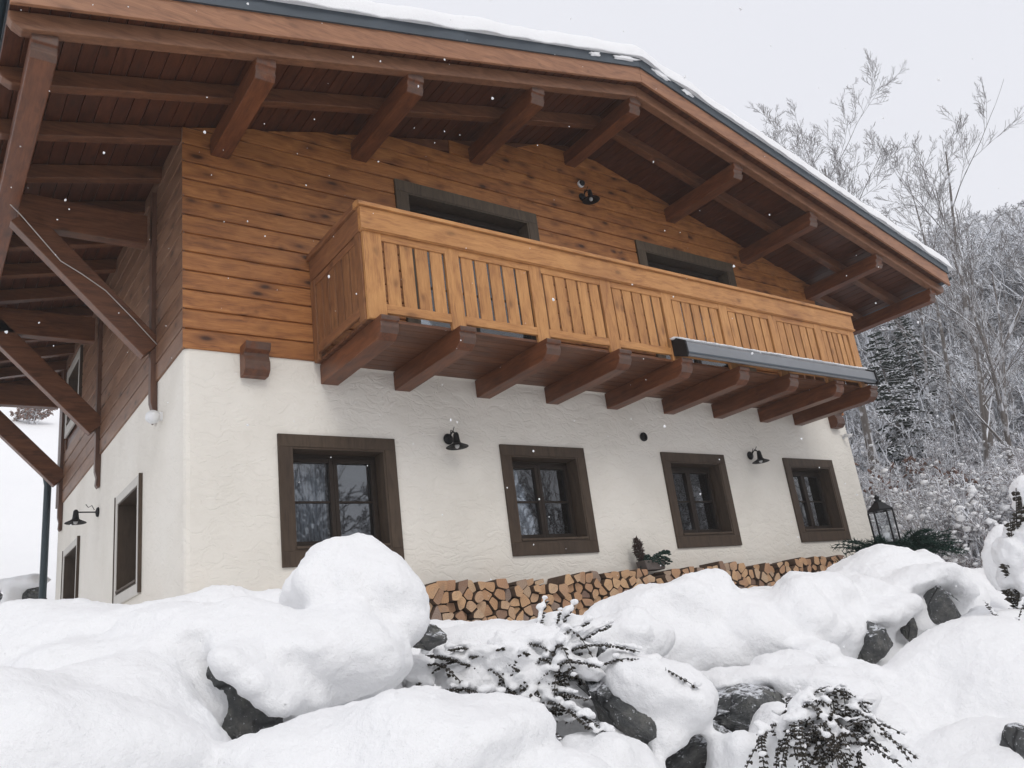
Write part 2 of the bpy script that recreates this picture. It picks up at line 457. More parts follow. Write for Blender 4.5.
OPEN = [(0.99, 2.01), (3.63, 4.65), (6.275, 7.295), (8.925, 9.945)]
ZB, ZT = -1.945, -.925
SIDE_OPEN = [(1.73, 2.71, -1.945, -.91), (5.38, 6.41, BOT, -.91)]
mb = MB(); wall_with_holes(.3, W_, BOT, 0, [(a, b, ZB, ZT) for a, b in OPEN], .3, 0, mb)
# slightly rounded corner
mb2 = MB(); cr = .045
poly = [(.3, 0), (cr, 0), (cr * .3, cr * .3), (0, cr), (0, .3), (.3, .3)]
mb.prism(poly, 2, BOT, 0)
wall_with_holes(.3, D_, BOT, 0, SIDE_OPEN, .3, 1, mb)
mb.box(W_ - .3, W_, .3, D_, BOT, 0); mb.box(.3, W_ - .3, D_ - .3, D_, BOT, 0)
def weld(mb):
    return mb
pw = part(mb, 'plaster_wall', 'plaster')
part(MB().box(.3, W_ - .3, .3, D_ - .3, -3.1, -3.05).box(.3, W_ - .3, .3, D_ - .3, -.22, -.12), 'inner_floor', 'interior')
part(MB().box(.35, W_ - .35, 2.2, 2.25, -3.05, -.22).box(.6, W_ - .6, 2.2, 2.25, -.1, 2.3), 'inner_wall', 'interior')

# timber siding: single boards with open joints
BH = .205
DOORS = [(2.42, 4.56, 2.45), (6.42, 8.60, 2.45)]
mb = MB(); rng = random.Random(3)
def siding_board(mb, u0, u1, z0, z1, face, top_fn=None):
    """one board lying on the wall; u runs along the wall; face(u, d, z) -> xyz with d outwards"""
    g = .010; zt0 = z1 - g
    if top_fn:                                             # gable: clip both ends to the roof
        a = top_fn(z0 + g); b = top_fn(zt0)
        L0, R0 = max(u0, a[0]), min(u1, a[1]); L1, R1 = max(u0, b[0]), min(u1, b[1])
        if R1 - L1 < .02 or R0 - L0 < .02: return
    else: L0 = L1 = u0; R0 = R1 = u1
    d = .022; prof = [(0, z0), (d * .9, z0 + g * .6), (d, z0 + g * 1.8), (d, zt0 - g), (d * .55, zt0), (0, z1 - .001)]
    vs = []
    for end in (0, 1):
        for dd, z in prof:
            t = (z - z0) / (z1 - z0); u = (L0 + (L1 - L0) * t) if end == 0 else (R0 + (R1 - R0) * t)
            vs.append(face(u, dd, z))
    n = len(prof); fs = [(i, i + 1, n + i + 1, n + i) for i in range(n - 1)] + [tuple(range(n)), tuple(range(2 * n - 1, n - 1, -1))]
    mb.add(vs, fs)
def gable_lim(z):
    h = (3.795 - z) / SL; return (RX - h, RX + h)
z = 0.0
while z < 3.7:
    z1 = z + BH; cuts = [(-.022, None)]
    spans = [(-.02, W_ + .02)]
    for a, b, t in DOORS:
        if z < t - .02:
            spans = [s for (p, q) in spans for s in ([(p, a), (b, q)] if p < a and q > b else [(p, q)])]
    for (p, q) in spans:
        # butt joints here and there
        cutsx = [p]
        x = p + rng.uniform(2.5, 4.6)
        while x < q - 1.2: cutsx.append(x); x += rng.uniform(3, 4.8)
        cutsx.append(q)
        for a, b in zip(cutsx, cutsx[1:]):
            siding_board(mb, a + .0015, b - .0015, z, z1, lambda u, d, zz: (u, -d, zz), gable_lim)
    z = z1
part(mb, 'gable_siding', 'siding')
# backing wall behind the boards
mb = MB()
def clip_box(x0, x1, z0, y0, y1, off=-.005):
    xs = [x0] + ([RX] if x0 < RX < x1 else []) + [x1]
    mb.prism([(x0, z0)] + [(x1, z0)] + [(x, zr(x, off)) for x in reversed(xs)], 1, y0, y1)
clip_box(.3, DOORS[0][0], 0, .001, .25); clip_box(DOORS[0][1], DOORS[1][0], 0, .001, .25); clip_box(DOORS[1][1], W_, 0, .001, .25)
clip_box(DOORS[0][0], DOORS[0][1], 2.45, .001, .25); clip_box(DOORS[1][0], DOORS[1][1], 2.45, .001, .25)
mb.box(.001, .3, .001, 5.45, 0, zr(0) - .02); mb.box(.001, .3, 6.72, D_, 0, zr(0) - .02); mb.box(.001, .3, 5.45, 6.72, 0, 1.02); mb.box(.001, .3, 5.45, 6.72, 2.10, zr(0) - .02)
mb.box(W_ - .3, W_, .25, D_, 0, zr(W_) - .02)
clip_box(.3, W_ - .3, 0, D_ - .3, D_)
part(mb, 'timber_core_wall', 'soffit')
mb = MB(); z = 0.0
while z < zr(0) - .02:
    z1 = min(z + BH, zr(0) - .01)
    for a, b in ([(-.02, D_)] if not (z1 > 1.0 and z < 2.1) else [(-.02, 5.42), (6.75, D_)]):
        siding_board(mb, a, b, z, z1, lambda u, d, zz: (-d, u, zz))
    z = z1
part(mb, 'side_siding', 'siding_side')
part(MB().box(-.05, -.022, D_ - .16, D_ + .02, 0, zr(0) - .03), 'corner_board', 'beam_z')

# windows -----------------------------------------------------------
def window(x0, x1, z0, z1, to, mats=('frame', 'casement'), fw=.127, depth=.18, sill=True, curtain=True, two=True, name='window', bottom=True, label=None):
    """to(u, d, z): u along the wall, d into the wall"""
    def bx(m, u0, u1, d0, d1, a, b):
        p = to(u0, d0, a); q = to(u1, d1, b); m.box(p[0], q[0], p[1], q[1], p[2], q[2])
    f = MB(); e = .0
    bx(f, x0 - fw, x1 + fw, -.028, .0, z1, z1 + fw)
    if bottom: bx(f, x0 - fw, x1 + fw, -.028, .0, z0 - fw - .015, z0)
    bx(f, x0 - fw, x0, -.028, .0, z0, z1); bx(f, x1, x1 + fw, -.028, .0, z0, z1)
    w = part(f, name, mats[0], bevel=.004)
    f = MB()
    bx(f, x0 + .001, x0 + .02, -.02, depth + .05, z0, z1); bx(f, x1 - .02, x1 - .001, -.02, depth + .05, z0, z1)
    bx(f, x0 + .02, x1 - .02, -.02, depth + .05, z1 - .02, z1 - .001); bx(f, x0 + .02, x1 - .02, -.02, depth + .05, z0 + .001, z0 + .02)
    part(f, 'reveal_lining', mats[2] if len(mats) > 2 else mats[0], w)
    if len(mats) > 2:                                      # edge shadow built as thin dark strips beside the pale surround
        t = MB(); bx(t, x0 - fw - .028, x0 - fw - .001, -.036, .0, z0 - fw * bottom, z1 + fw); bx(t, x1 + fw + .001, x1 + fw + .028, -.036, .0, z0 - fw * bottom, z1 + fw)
        part(t, 'edge_shade', 'frame', w)
    ix0, ix1, iz0, iz1 = x0 + .02, x1 - .02, z0 + .02, z1 - .02
    def sash(a, b, bars):
        c = MB(); t = .044
        bx(c, a, a + t, depth - .03, depth + .03, iz0 + .05, iz1 - .045); bx(c, b - t, b, depth - .03, depth + .03, iz0 + .05, iz1 - .045)
        bx(c, a + t, b - t, depth - .03, depth + .03, iz1 - .045 - t, iz1 - .045); bx(c, a + t, b - t, depth - .03, depth + .03, iz0 + .05, iz0 + .05 + t * 1.15)
        if bars:
            zc = (iz0 + iz1) / 2; bx(c, a + t, b - t, depth - .012, depth + .022, zc - .011, zc + .011)
        cc = part(c, 'casement', mats[1], w, bevel=.004)
        g = MB(); bx(g, a + t - .005, b - t + .005, depth + .004, depth + .010, iz0 + .05 + t, iz1 - .045 - t + .005)
        part(g, 'pane', 'glass', w)
    c = MB()
    bx(c, ix0, ix1, depth - .01, depth + .05, iz1 - .045, iz1); bx(c, ix0, ix1, depth - .01, depth + .05, iz0, iz0 + .05)
    bx(c, ix0, ix0 + .022, depth - .01, depth + .05, iz0 + .05, iz1 - .045); bx(c, ix1 - .022, ix1, depth - .01, depth + .05, iz0 + .05, iz1 - .045)
    part(c, 'outer_frame', mats[1], w, bevel=.003)
    mid = (ix0 + ix1) / 2
    if two: sash(ix0 + .023, mid - .001, True); sash(mid + .001, ix1 - .023, True)
    else: sash(ix0 + .023, ix1 - .023, False)
    if sill:
        s_ = MB(); bx(s_, ix0 - .005, ix1 + .005, -.035, depth - .03, iz0 + .002, iz0 + .030)
        part(s_, 'sill', 'frame', w, bevel=.006)
    if curtain:
        c = MB(); n = 40; u0, u1 = ix0 + .05, mid - .03
        vs = []; 
        for i in range(n + 1):
            u = u0 + (u1 - u0) * i / n; dd = depth + .13 + .012 * math.sin(i * 1.25)
            for zz in (iz0 + .05, iz1 - .05): vs.append(to(u, dd, zz))
        fs = [(2 * i, 2 * i + 2, 2 * i + 3, 2 * i + 1) for i in range(n)]
        c.add(vs, fs); cu = part(c, 'curtain', 'curtain', w, smooth=True)
        sd = cu.modifiers.new('t', 'SOLIDIFY'); sd.thickness = .003
    return w
front = lambda u, d, z: (u, d, z)
side = lambda u, d, z: (d, u, z)
for i, (a, b) in enumerate(OPEN): window(a, b, ZB, ZT, front)
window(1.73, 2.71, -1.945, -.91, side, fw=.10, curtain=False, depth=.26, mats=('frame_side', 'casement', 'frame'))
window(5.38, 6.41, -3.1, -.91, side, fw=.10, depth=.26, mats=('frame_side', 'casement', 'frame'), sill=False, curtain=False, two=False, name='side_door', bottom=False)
sidewin_side = lambda u, d, z: (d - .022, u, z)
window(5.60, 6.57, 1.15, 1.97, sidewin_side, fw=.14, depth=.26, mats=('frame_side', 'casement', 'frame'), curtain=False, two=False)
gd = lambda u, d, z: (u, d - .024, z)
for a, b, t in DOORS:
    window(a + .155, b - .155, .04, t - .155, gd, mats=('frame_g', 'casement'), fw=.155, sill=False, curtain=False, name='balcony_door', bottom=False)

# roof ---------------------------------------------------------------
XL, XR = -1.68, 12.45; YF, YB = -1.57, 8.9
mb = MB(); bw = .14; nb = int((XR - XL) / bw)
for i in range(nb):
    a = XL + i * bw; b = a + bw
    g = .006
    for a, b in (((a, RX), (RX, b)) if a < RX < b else ((a, b),)):
      if b - a < .02: continue
      mb.prism([(a + g, zr(a + g, .008)), (b - g, zr(b - g, .008)), (b, zr(b, .022)), (b, zr(b, .03)), (a, zr(a, .03)), (a, zr(a, .022))], 1, YF + .02, YB)
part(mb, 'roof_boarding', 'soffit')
def slab(off0, off1, y0, y1, x0=XL, x1=XR, m=None):
    m = m or MB()
    m.prism([(x0, zr(x0, off0)), (RX, zr(RX, off0)), (RX, zr(RX, off1)), (x0, zr(x0, off1))], 1, y0, y1)
    m.prism([(RX, zr(RX, off0)), (x1, zr(x1, off0)), (x1, zr(x1, off1)), (RX, zr(RX, off1))], 1, y0, y1)
    return m
part(slab(.031, .30, YF + .002, YB - .01), 'roof_deck', 'anthracite')
# rafters: the first one stands right behind the barge board
ys = [-1.42, -.72] + [.05 + .78 * k for k in range(12)]
for y in ys:
    for sgn in (-1, 1):
        x1 = XL - .0 if sgn < 0 else XR
        h = .165; c = .07
        e = x1
        inn = RX - .0005 * sgn * -1
        # rounded tail
        tail = [(e, zr(e, -.002)), (e, zr(e, -.055)), (e - sgn * .03, zr(e, -.055) - .045), (e - sgn * .10, zr(e - sgn * .1, -h))]
        poly = [(RX + sgn * .001, zr(RX, -.002)), (RX + sgn * .001, zr(RX, -h))] + list(reversed(tail))
        part(MB().prism(poly, 1, y - .055, y + .055), 'rafter', 'fascia_dark' if y < -1 else 'beam_x', bevel=.008)
PUR = [-1.42, .36, 1.98, 3.68, 5.37, 7.32, 8.98, 10.62, 12.13]
for i, x in enumerate(PUR):
    zt = zr(x, -.1655) + (.012 if abs(x - RX) > .1 else -.0); zb = zr(x, -.368)
    y0, y1 = -1.43, YB - .15
    # nose cut like a cornice
    nose = [(y0, zt), (y0, zt - .085), (y0 + .025, zt - .095), (y0 + .035, zt - .12), (y0 + .025, zt - .16), (y0 + .06, zt - .215), (y0 + .13, zb)]
    poly = nose + [(y1, zb), (y1, zt)]
    part(MB().prism(poly, 0, x - .095, x + .095), 'purlin', 'beam_y', bevel=.008)
# barge boards
for sgn, xe in ((-1, XL), (1, XR)):
    a, b = RX + sgn * .0015, xe
    part(MB().prism([(a, zr(a, -.034)), (b, zr(b, -.034)), (b, zr(b, .20)), (a, zr(a, .20))], 1, YF - .035, YF), 'barge_board', 'fascia', bevel=.004)
    part(MB().prism([(a, zr(a, .19)), (b + sgn * .03, zr(b, .19)), (b + sgn * .03, zr(b, .335)), (a, zr(a, .335))], 1, YF - .058, YF - .0355), 'metal_flashing', 'anthracite')
part(MB().prism([(RX - .16, zr(RX - .16, .336)), (RX, zr(RX, .338)), (RX + .16, zr(RX + .16, .336)), (RX + .16, zr(RX + .16, .375)), (RX, zr(RX, .40)), (RX - .16, zr(RX - .16, .375))], 1, YF - .06, YB), 'ridge_cap', 'anthracite')
# gutters along both eaves
for sgn, xe in ((-1, XL), (1, XR)):
    prof = []
    for k in range(9):
        t = math.pi * k / 8; prof.append((xe + sgn * (.075 - .07 * math.cos(t) * sgn * sgn), zr(xe, .16) - .07 * math.sin(t)))
    inner = [(xe + sgn * (.075 - .062 * math.cos(math.pi * k / 8)), zr(xe, .16) - .062 * math.sin(math.pi * k / 8)) for k in range(8, -1, -1)]
    part(MB().prism(prof + inner, 1, YF - .03, YB), 'gutter', 'pipe')
part(MB().tube([(-1.276, 7.42, 1.80), (-.40, 7.42, .87), (-.20, 7.42, .60), (-.16, 7.42, .40), (-.16, 7.42, -3.1)], .055, 12), 'downpipe', 'pipe', smooth=True)

# snow on the roof
def roof_snow():
    nx, ny = 190, 110; V = []; T = []
    y0, y1 = YF - .10, YB
    x0, x1 = XL - .16, XR + .16
    for j in range(ny + 1):
        for i in range(nx + 1):
            u = i / nx; x = x0 + (x1 - x0) * u; w = (j / ny) ** 1.7
            y = y0 + (y1 - y0) * w
            n = noise.noise(Vector((x * .9, y * .9, 2))) * .05 + noise.noise(Vector((x * 5, y * 5, 3))) * .014
            e = min(x - x0, x1 - x, (y - y0) * 1.0, y1 - y)
            r = .16; k = math.sqrt(max(0, 1 - (1 - min(1, e / r)) ** 2)) if e < r else 1
            thick = (.26 + n + .06 * sstep(2, -2, x) * 0) * k
            f = noise.noise(Vector((x * 2.3, 7, 1))) * .035 + noise.noise(Vector((x * 9, 2, 1))) * .012
            yy = y + (f * (1 - min(1, (y - y0) / .5)))
            xx = min(max(x, x0), x1)
            base = zr(xx, .345)
            V.append((xx, yy, base + thick)); T.append((xx, yy, base - .006 - .02 * (1 - k)))
    nv = len(V); q = []
    row = nx + 1
    for j in range(ny):
        for i in range(nx):
            a = j * row + i; q.append((a, a + 1, a + row + 1, a + row)); q.append((nv + a, nv + a + row, nv + a + row + 1, nv + a + 1))
    for i in range(nx): q.append((i, nv + i, nv + i + 1, i + 1)); a = ny * row + i; q.append((a, a + 1, nv + a + 1, nv + a))
    for j in range(ny): a = j * row; q.append((a, a + row, nv + a + row, nv + a)); a = j * row + nx; q.append((a, nv + a, nv + a + row, a + row))
    me = np_mesh('roof_snow', np.array(V + T), np.array(q), 'snow', True)
    o = link('roof_snow', me); HP.append(o)
roof_snow()
mb = MB()
for x, w in ((4.55, .10), (5.12, .22), (5.75, .16), (6.25, .10)):
    mb = MB(); lump(mb, (x, YF - .066, zr(x, .285)), (w, .018, .03), Matrix.Rotation(SL * (1 if x < RX else -1) * -1, 3, 'Y'), 3, wob=.8, seed=x)
    part(mb, 'snow_patch', 'snow', smooth=True)

# brackets on the left wall -------------------------------------------
for y in (1.04, 3.96, 6.93):
    b = part(MB().box(-1.33, -.12, y - .07, y + .07, 1.56, 1.91), 'bracket_beam', 'beam_x', bevel=.008)
    part(MB().beam((-.05, y, .36), (-1.30, y, 1.66), .14, .26), 'brace', 'beam_x', b, bevel=.008)
    zb = -.42
    poly = [(-.003, zb), (-.03, zb - .02), (-.055, zb + .02), (-.048, zb + .12), (-.068, zb + .20), (-.07, zb + .3), (-.07, zr(-.1, -.2)), (-.003, zr(-.1, -.2))]
    part(MB().prism(poly, 1, y - .05, y + .05), 'wall_post', 'beam_z', b, bevel=.005)
# corbels under the siding
for x0, x1 in ((.52, .77), (10.30, 10.52)):
    poly = [(-.001, .07), (-.001, -.25), (-.10, -.25), (-.155, -.20), (-.16, -.12), (-.13, -.06), (-.13, -.03), (-.18, .0), (-.20, .07)]
    part(MB().prism(poly, 0, x0, x1), 'corbel', 'beam_y', bevel=.006)

# balcony ---------------------------------------------------------------
BX0, BX1, BY = 1.28, 9.49, -1.27
bal = MB()
nb = 9
for k in range(nb):
    a = -.03 - (k + 1) * (1.21 / nb); b = -.03 - k * (1.21 / nb)
    bal.box(BX0 + .03, BX1 - .03, a + .003, b - .003, -.032, -.004)
balcony = part(bal, 'balcony', 'beam_x')
balcony['label'] = 'long balcony of light stained boards on nine dark beams'
BL = [1.35, 2.20, 3.27, 4.30, 5.31, 6.37, 7.40, 8.46, 9.33]
for x in BL:
    zt, zb, y0 = -.033, -.245, -1.40
    nose = [(y0 + .01, zt), (y0, zt - .015), (y0 + .005, zt - .05), (y0 + .03, zt - .06), (y0 + .02, zt - .11), (y0 + .05, zt - .165), (y0 + .12, zb)]
    part(MB().prism(nose + [(.0, zb), (.0, zt)], 0, x, x + .19), 'balcony_beam', 'beam_y', balcony, bevel=.008)
PX = [BX0 + .015] + [x for x in BL[1:-1]] + [BX1 - .175]
for x in PX:
    part(MB().box(x, x + .165 + (.03 if x == PX[0] else 0), BY, BY + .045, -.03, .90), 'balcony_post', 'balc_z', balcony, bevel=.006)
for i in range(len(PX) - 1):
    a = PX[i] + .165 + (.03 if i == 0 else 0); b = PX[i + 1]
    m = MB(); n = 4 if i == 0 else 5
    gap = .030; w = (b - a - gap * (n + 1) * 1.0) / n
    for k in range(n):
        u = a + gap * .5 + k * (w + gap) + gap * .5
        m.box(u, u + w, BY + .014, BY + .032, .10, .86)
    part(m, 'baluster_panel', 'balc_z', balcony, bevel=.003)
    part(MB().box(a, b, BY + .002, BY + .040, .045, .135), 'bottom_rail', 'balc_x', balcony, bevel=.004)
    part(MB().box(a, b, BY + .002, BY + .040, .80, .875), 'upper_rail', 'balc_x', balcony, bevel=.004)
def siderail(x0, x1, s):
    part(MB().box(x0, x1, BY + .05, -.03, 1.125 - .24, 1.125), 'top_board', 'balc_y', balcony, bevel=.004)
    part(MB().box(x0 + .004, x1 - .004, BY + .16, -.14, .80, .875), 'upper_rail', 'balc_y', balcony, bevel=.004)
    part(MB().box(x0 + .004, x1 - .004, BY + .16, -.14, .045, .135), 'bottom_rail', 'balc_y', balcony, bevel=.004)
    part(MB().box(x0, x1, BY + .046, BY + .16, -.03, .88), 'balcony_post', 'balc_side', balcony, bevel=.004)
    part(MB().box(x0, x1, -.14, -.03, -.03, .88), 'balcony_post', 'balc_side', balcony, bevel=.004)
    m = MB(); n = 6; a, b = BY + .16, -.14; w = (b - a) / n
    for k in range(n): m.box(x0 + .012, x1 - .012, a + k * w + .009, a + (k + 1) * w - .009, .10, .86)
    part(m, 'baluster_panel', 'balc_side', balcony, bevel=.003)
siderail(BX0, BX0 + .042, 1); siderail(BX1 - .042, BX1, 1)
part(MB().box(BX0 - .005, BX1 + .005, BY - .022, BY + .045, .875, 1.125), 'top_board', 'balc_x', balcony, bevel=.006)
part(MB().box(BX0 - .01, BX1 + .01, BY - .034, BY + .045, .905, .885), 'drip_strip', 'balc_x', balcony, bevel=.004)
m = MB().prism([(BY - .05, 1.128), (BY - .045, 1.17), (BY + .0, 1.195), (BY + .08, 1.195), (BY + .085, 1.128)], 0, BX0 - .03, BX1 + .03)
part(m, 'hand_rail', 'balc_x', balcony, bevel=.004)
for a, b in ((BX0 - .03, BX0 + .08), (BX1 - .08, BX1 + .03)):
    part(MB().box(a, b, BY + .087, -.03, 1.128, 1.19), 'hand_rail', 'balc_y', balcony, bevel=.004)


# awning cassette under the right half of the balcony
AX0, AX1 = 5.33, 9.44
m = MB().prism([(-1.275, .07), (-1.275, .215), (-1.30, .24), (-1.455, .145), (-1.462, .02), (-1.44, -.02), (-1.36, .01)], 0, AX0 + .03, AX1 - .03)
aw = part(m, 'awning_cassette', 'awn', bevel=.004)
for a, b in ((AX0, AX0 + .03), (AX1 - .03, AX1)):
    part(MB().prism([(-1.27, .03), (-1.27, .23), (-1.30, .262), (-1.475, .16), (-1.485, .0), (-1.455, -.045), (-1.35, -.0)], 0, a, b), 'end_cap', 'black', aw, bevel=.004)
part(MB().box(AX0 + .031, AX1 - .031, -1.474, -1.4625, .0, .02), 'front_trim', 'anthracite', aw)
m = MB(); x = AX0 + .05
while x < AX1 - .05:
    lump(m, (x, -1.315, .238), (.10, .055, .018), None, 2, wob=.4, seed=x); x += .08
part(m, 'snow_strip', 'snow', aw, smooth=True)
vent = part(MB().lathe([(0, -.0), (.055, -.0), (.06, -.01), (.06, -.03), (.045, -.035), (.04, -.02), (0, -.02)], 20, (5.88, 0, -.60), (0, 1, 0)), 'vent_pipe', 'black', smooth=False)
local(HP, house)

# ------------------------------------------------------------------ lamps
def wall_lamp(loc, dirn, label, arch=.055, ln=.13):
    """barn lamp: round wall plate, curved arm, flared shade, bulb. dirn = outward unit vector"""
    e = empty('wall_lamp', loc); tag(e, label, 'lamp', 'iron barn lamps on the walls')
    d = Vector(dirn); up = Vector((0, 0, 1))
    MB().lathe([(0, 0), (.06, 0), (.064, .01), (.055, .025), (.02, .035), (0, .045)], 20, (0, 0, 0), d).build('wall_plate', 'black', e, True)
    pts = []
    for k in range(13):
        t = k / 12; pts.append(d * (.04 + ln * t) + up * (arch * math.sin(t * math.pi) - .0 * t))
    MB().tube(pts, .009, 8).build('arm', 'black', e, True)
    tp = d * (.04 + ln)
    MB().tube([d * .05 + up * .03, d * .08 + up * .085, d * .12 + up * .06, d * .15 + up * .10], .005, 6).build('scroll', 'black', e, True)
    MB().lathe([(0, .035), (.018, .03), (.03, .01), (.036, -.05), (.042, -.085), (.06, -.10), (.122, -.13), (.126, -.137), (.122, -.139), (.058, -.112), (.036, -.095), (0, -.09)], 28, tp, up).build('shade', 'black', e, True)
    MB().lathe([(0, -.09), (.018, -.095), (.028, -.12), (.02, -.145), (0, -.155)], 14, tp, up).build('bulb', 'bulb', e, True)
    return e
wall_lamp((2.82, 0, -.765), (0, -1, 0), 'black iron lamp on the plaster between the two left front windows')
wall_lamp((8.04, 0, -.785), (0, -1, 0), 'black iron lamp on the plaster between the two right front windows')
wall_lamp((5.50, -.022, 2.95), (0, -1, 0), 'black lamp high on the timber gable above the balcony')
wall_lamp((0, 3.98, -.74), (-1, 0, 0), 'black lamp on an arm on the shaded left side wall', arch=0.0, ln=.22)

def small(name, parts, label, cat, loc, group=None):
    e = empty(name, loc); tag(e, label, cat, group)
    for nm, mb, mt, sm in parts: mb.build(nm, mt, e, sm)
    return e
small('dome_sensor', [('base', MB().lathe([(0, 0), (.05, 0), (.055, .03), (.03, .045), (0, .045)], 18, (0, 0, 0), (0, -1, 0)), 'whiteplastic', True),
      ('lens', MB().lathe([(.045, .046), (.04, .07), (.022, .085), (0, .09)], 18, (0, 0, 0), (0, -1, 0)), 'black', True)],
      'small white dome sensor above the gable lamp', 'sensor', (5.50, -.022, 3.16))
small('security_camera', [('mount', MB().lathe([(0, 0), (.035, 0), (.035, .02), (.012, .03), (.012, .07), (0, .07)], 14, (0, 0, 0), (0, -1, 0)), 'whiteplastic', True),
      ('camera_body', MB().tube([(-.02, -.05, .01), (.02, -.17, -.02)], .03, 14), 'whiteplastic', True),
      ('lens', MB().tube([(.02, -.1705, -.02), (.0217, -.176, -.0215)], .024, 14), 'black', True)],
      'small white camera with black lens near the right end of the plaster wall', 'camera', (10.60, 0, -.38))
small('floodlight', [('bracket', MB().box(-.03, 0, -.02, .02, -.03, .05), 'whiteplastic', False),
      ('lamp_head', MB().lathe([(0, -.06), (.04, -.058), (.065, -.03), (.07, .01), (.05, .05), (.0, .065)], 20, (-.09, 0, 0), (0, -.6, .35)), 'whiteplastic', True)],
      'white rounded motion light beside the nearest wall post on the left wall', 'light', (0, .80, -.44))
cb = MB().tube([(-1.60, .95, 1.93), (-1.49, .95, 1.82), (-1.31, .95, 1.64), (-.94, .955, 1.20), (-.75, .95, 1.09), (-.52, .955, .94), (-.25, .955, .66), (-.02, .95, .40)], .005, 6)
cb.build('cable', 'cable', None, True); tag(bpy.data.objects['cable'], 'pale cable hanging along the nearest brace under the left eave', 'cable')

# ------------------------------------------------------------------ snow-covered rockery in front
fw_h = Vector((RW[2][0], RW[2][1], 0)).normalized(); rt_h = Vector((fw_h.y, -fw_h.x, 0))
CAMROT = Matrix((rt_h, fw_h, Vector((0, 0, 1)))).transposed()
def blob(mb, u, v, d, ru, rv, rd, tilt=0, n=4, wob=.28, seed=None):
    rot = CAMROT @ Matrix.Rotation(R_(tilt), 3, 'Y') if tilt else CAMROT
    lump(mb, at(u, v, d), (px(ru, d), rd, px(rv, d)), rot, n, wob=wob, seed=(u * .13 + v * .07) if seed is None else seed)
def bank_base():
    mb = MB(); X0, X1, Y0, Y1 = -4.6, 8.6, -6.9, -2.4; st = .12
    nx = int((X1 - X0) / st); ny = int((Y1 - Y0) / st); row = nx + 1; V = []
    for j in range(ny + 1):
        for i in range(row):
            x = X0 + i * st; y = Y0 + j * st
            e = min(i, nx - i, j, ny - j)
            z = ground_z(x, y) + .05 - .20 * sstep(1.8, .8, x) * sstep(-3.9, -4.4, y) * sstep(-.9, .2, x) + .10 * noise.noise(Vector((x * 1.1, y * 1.1, 4))) + .04 * noise.noise(Vector((x * 3, y * 3, 1)))
            V.append((x, y, z - (.12 if e < 2 else 0)))
    nv = len(V); B = [(x, y, z - .5) for x, y, z in V]; f = []
    for j in range(ny):
        for i in range(nx):
            a = j * row + i; f.append((a, a + 1, a + row + 1, a + row)); f.append((nv + a, nv + a + row, nv + a + row + 1, nv + a + 1))
    for i in range(nx): f.append((i, nv + i, nv + i + 1, i + 1)); a = ny * row + i; f.append((a, a + 1, nv + a + 1, nv + a))
    for j in range(ny): a = j * row; f.append((a, a + row, nv + a + row, nv + a)); a = j * row + nx; f.append((a, nv + a, nv + a + row, a + row))
    mb.add(V + B, f); return mb
B_ = MB()
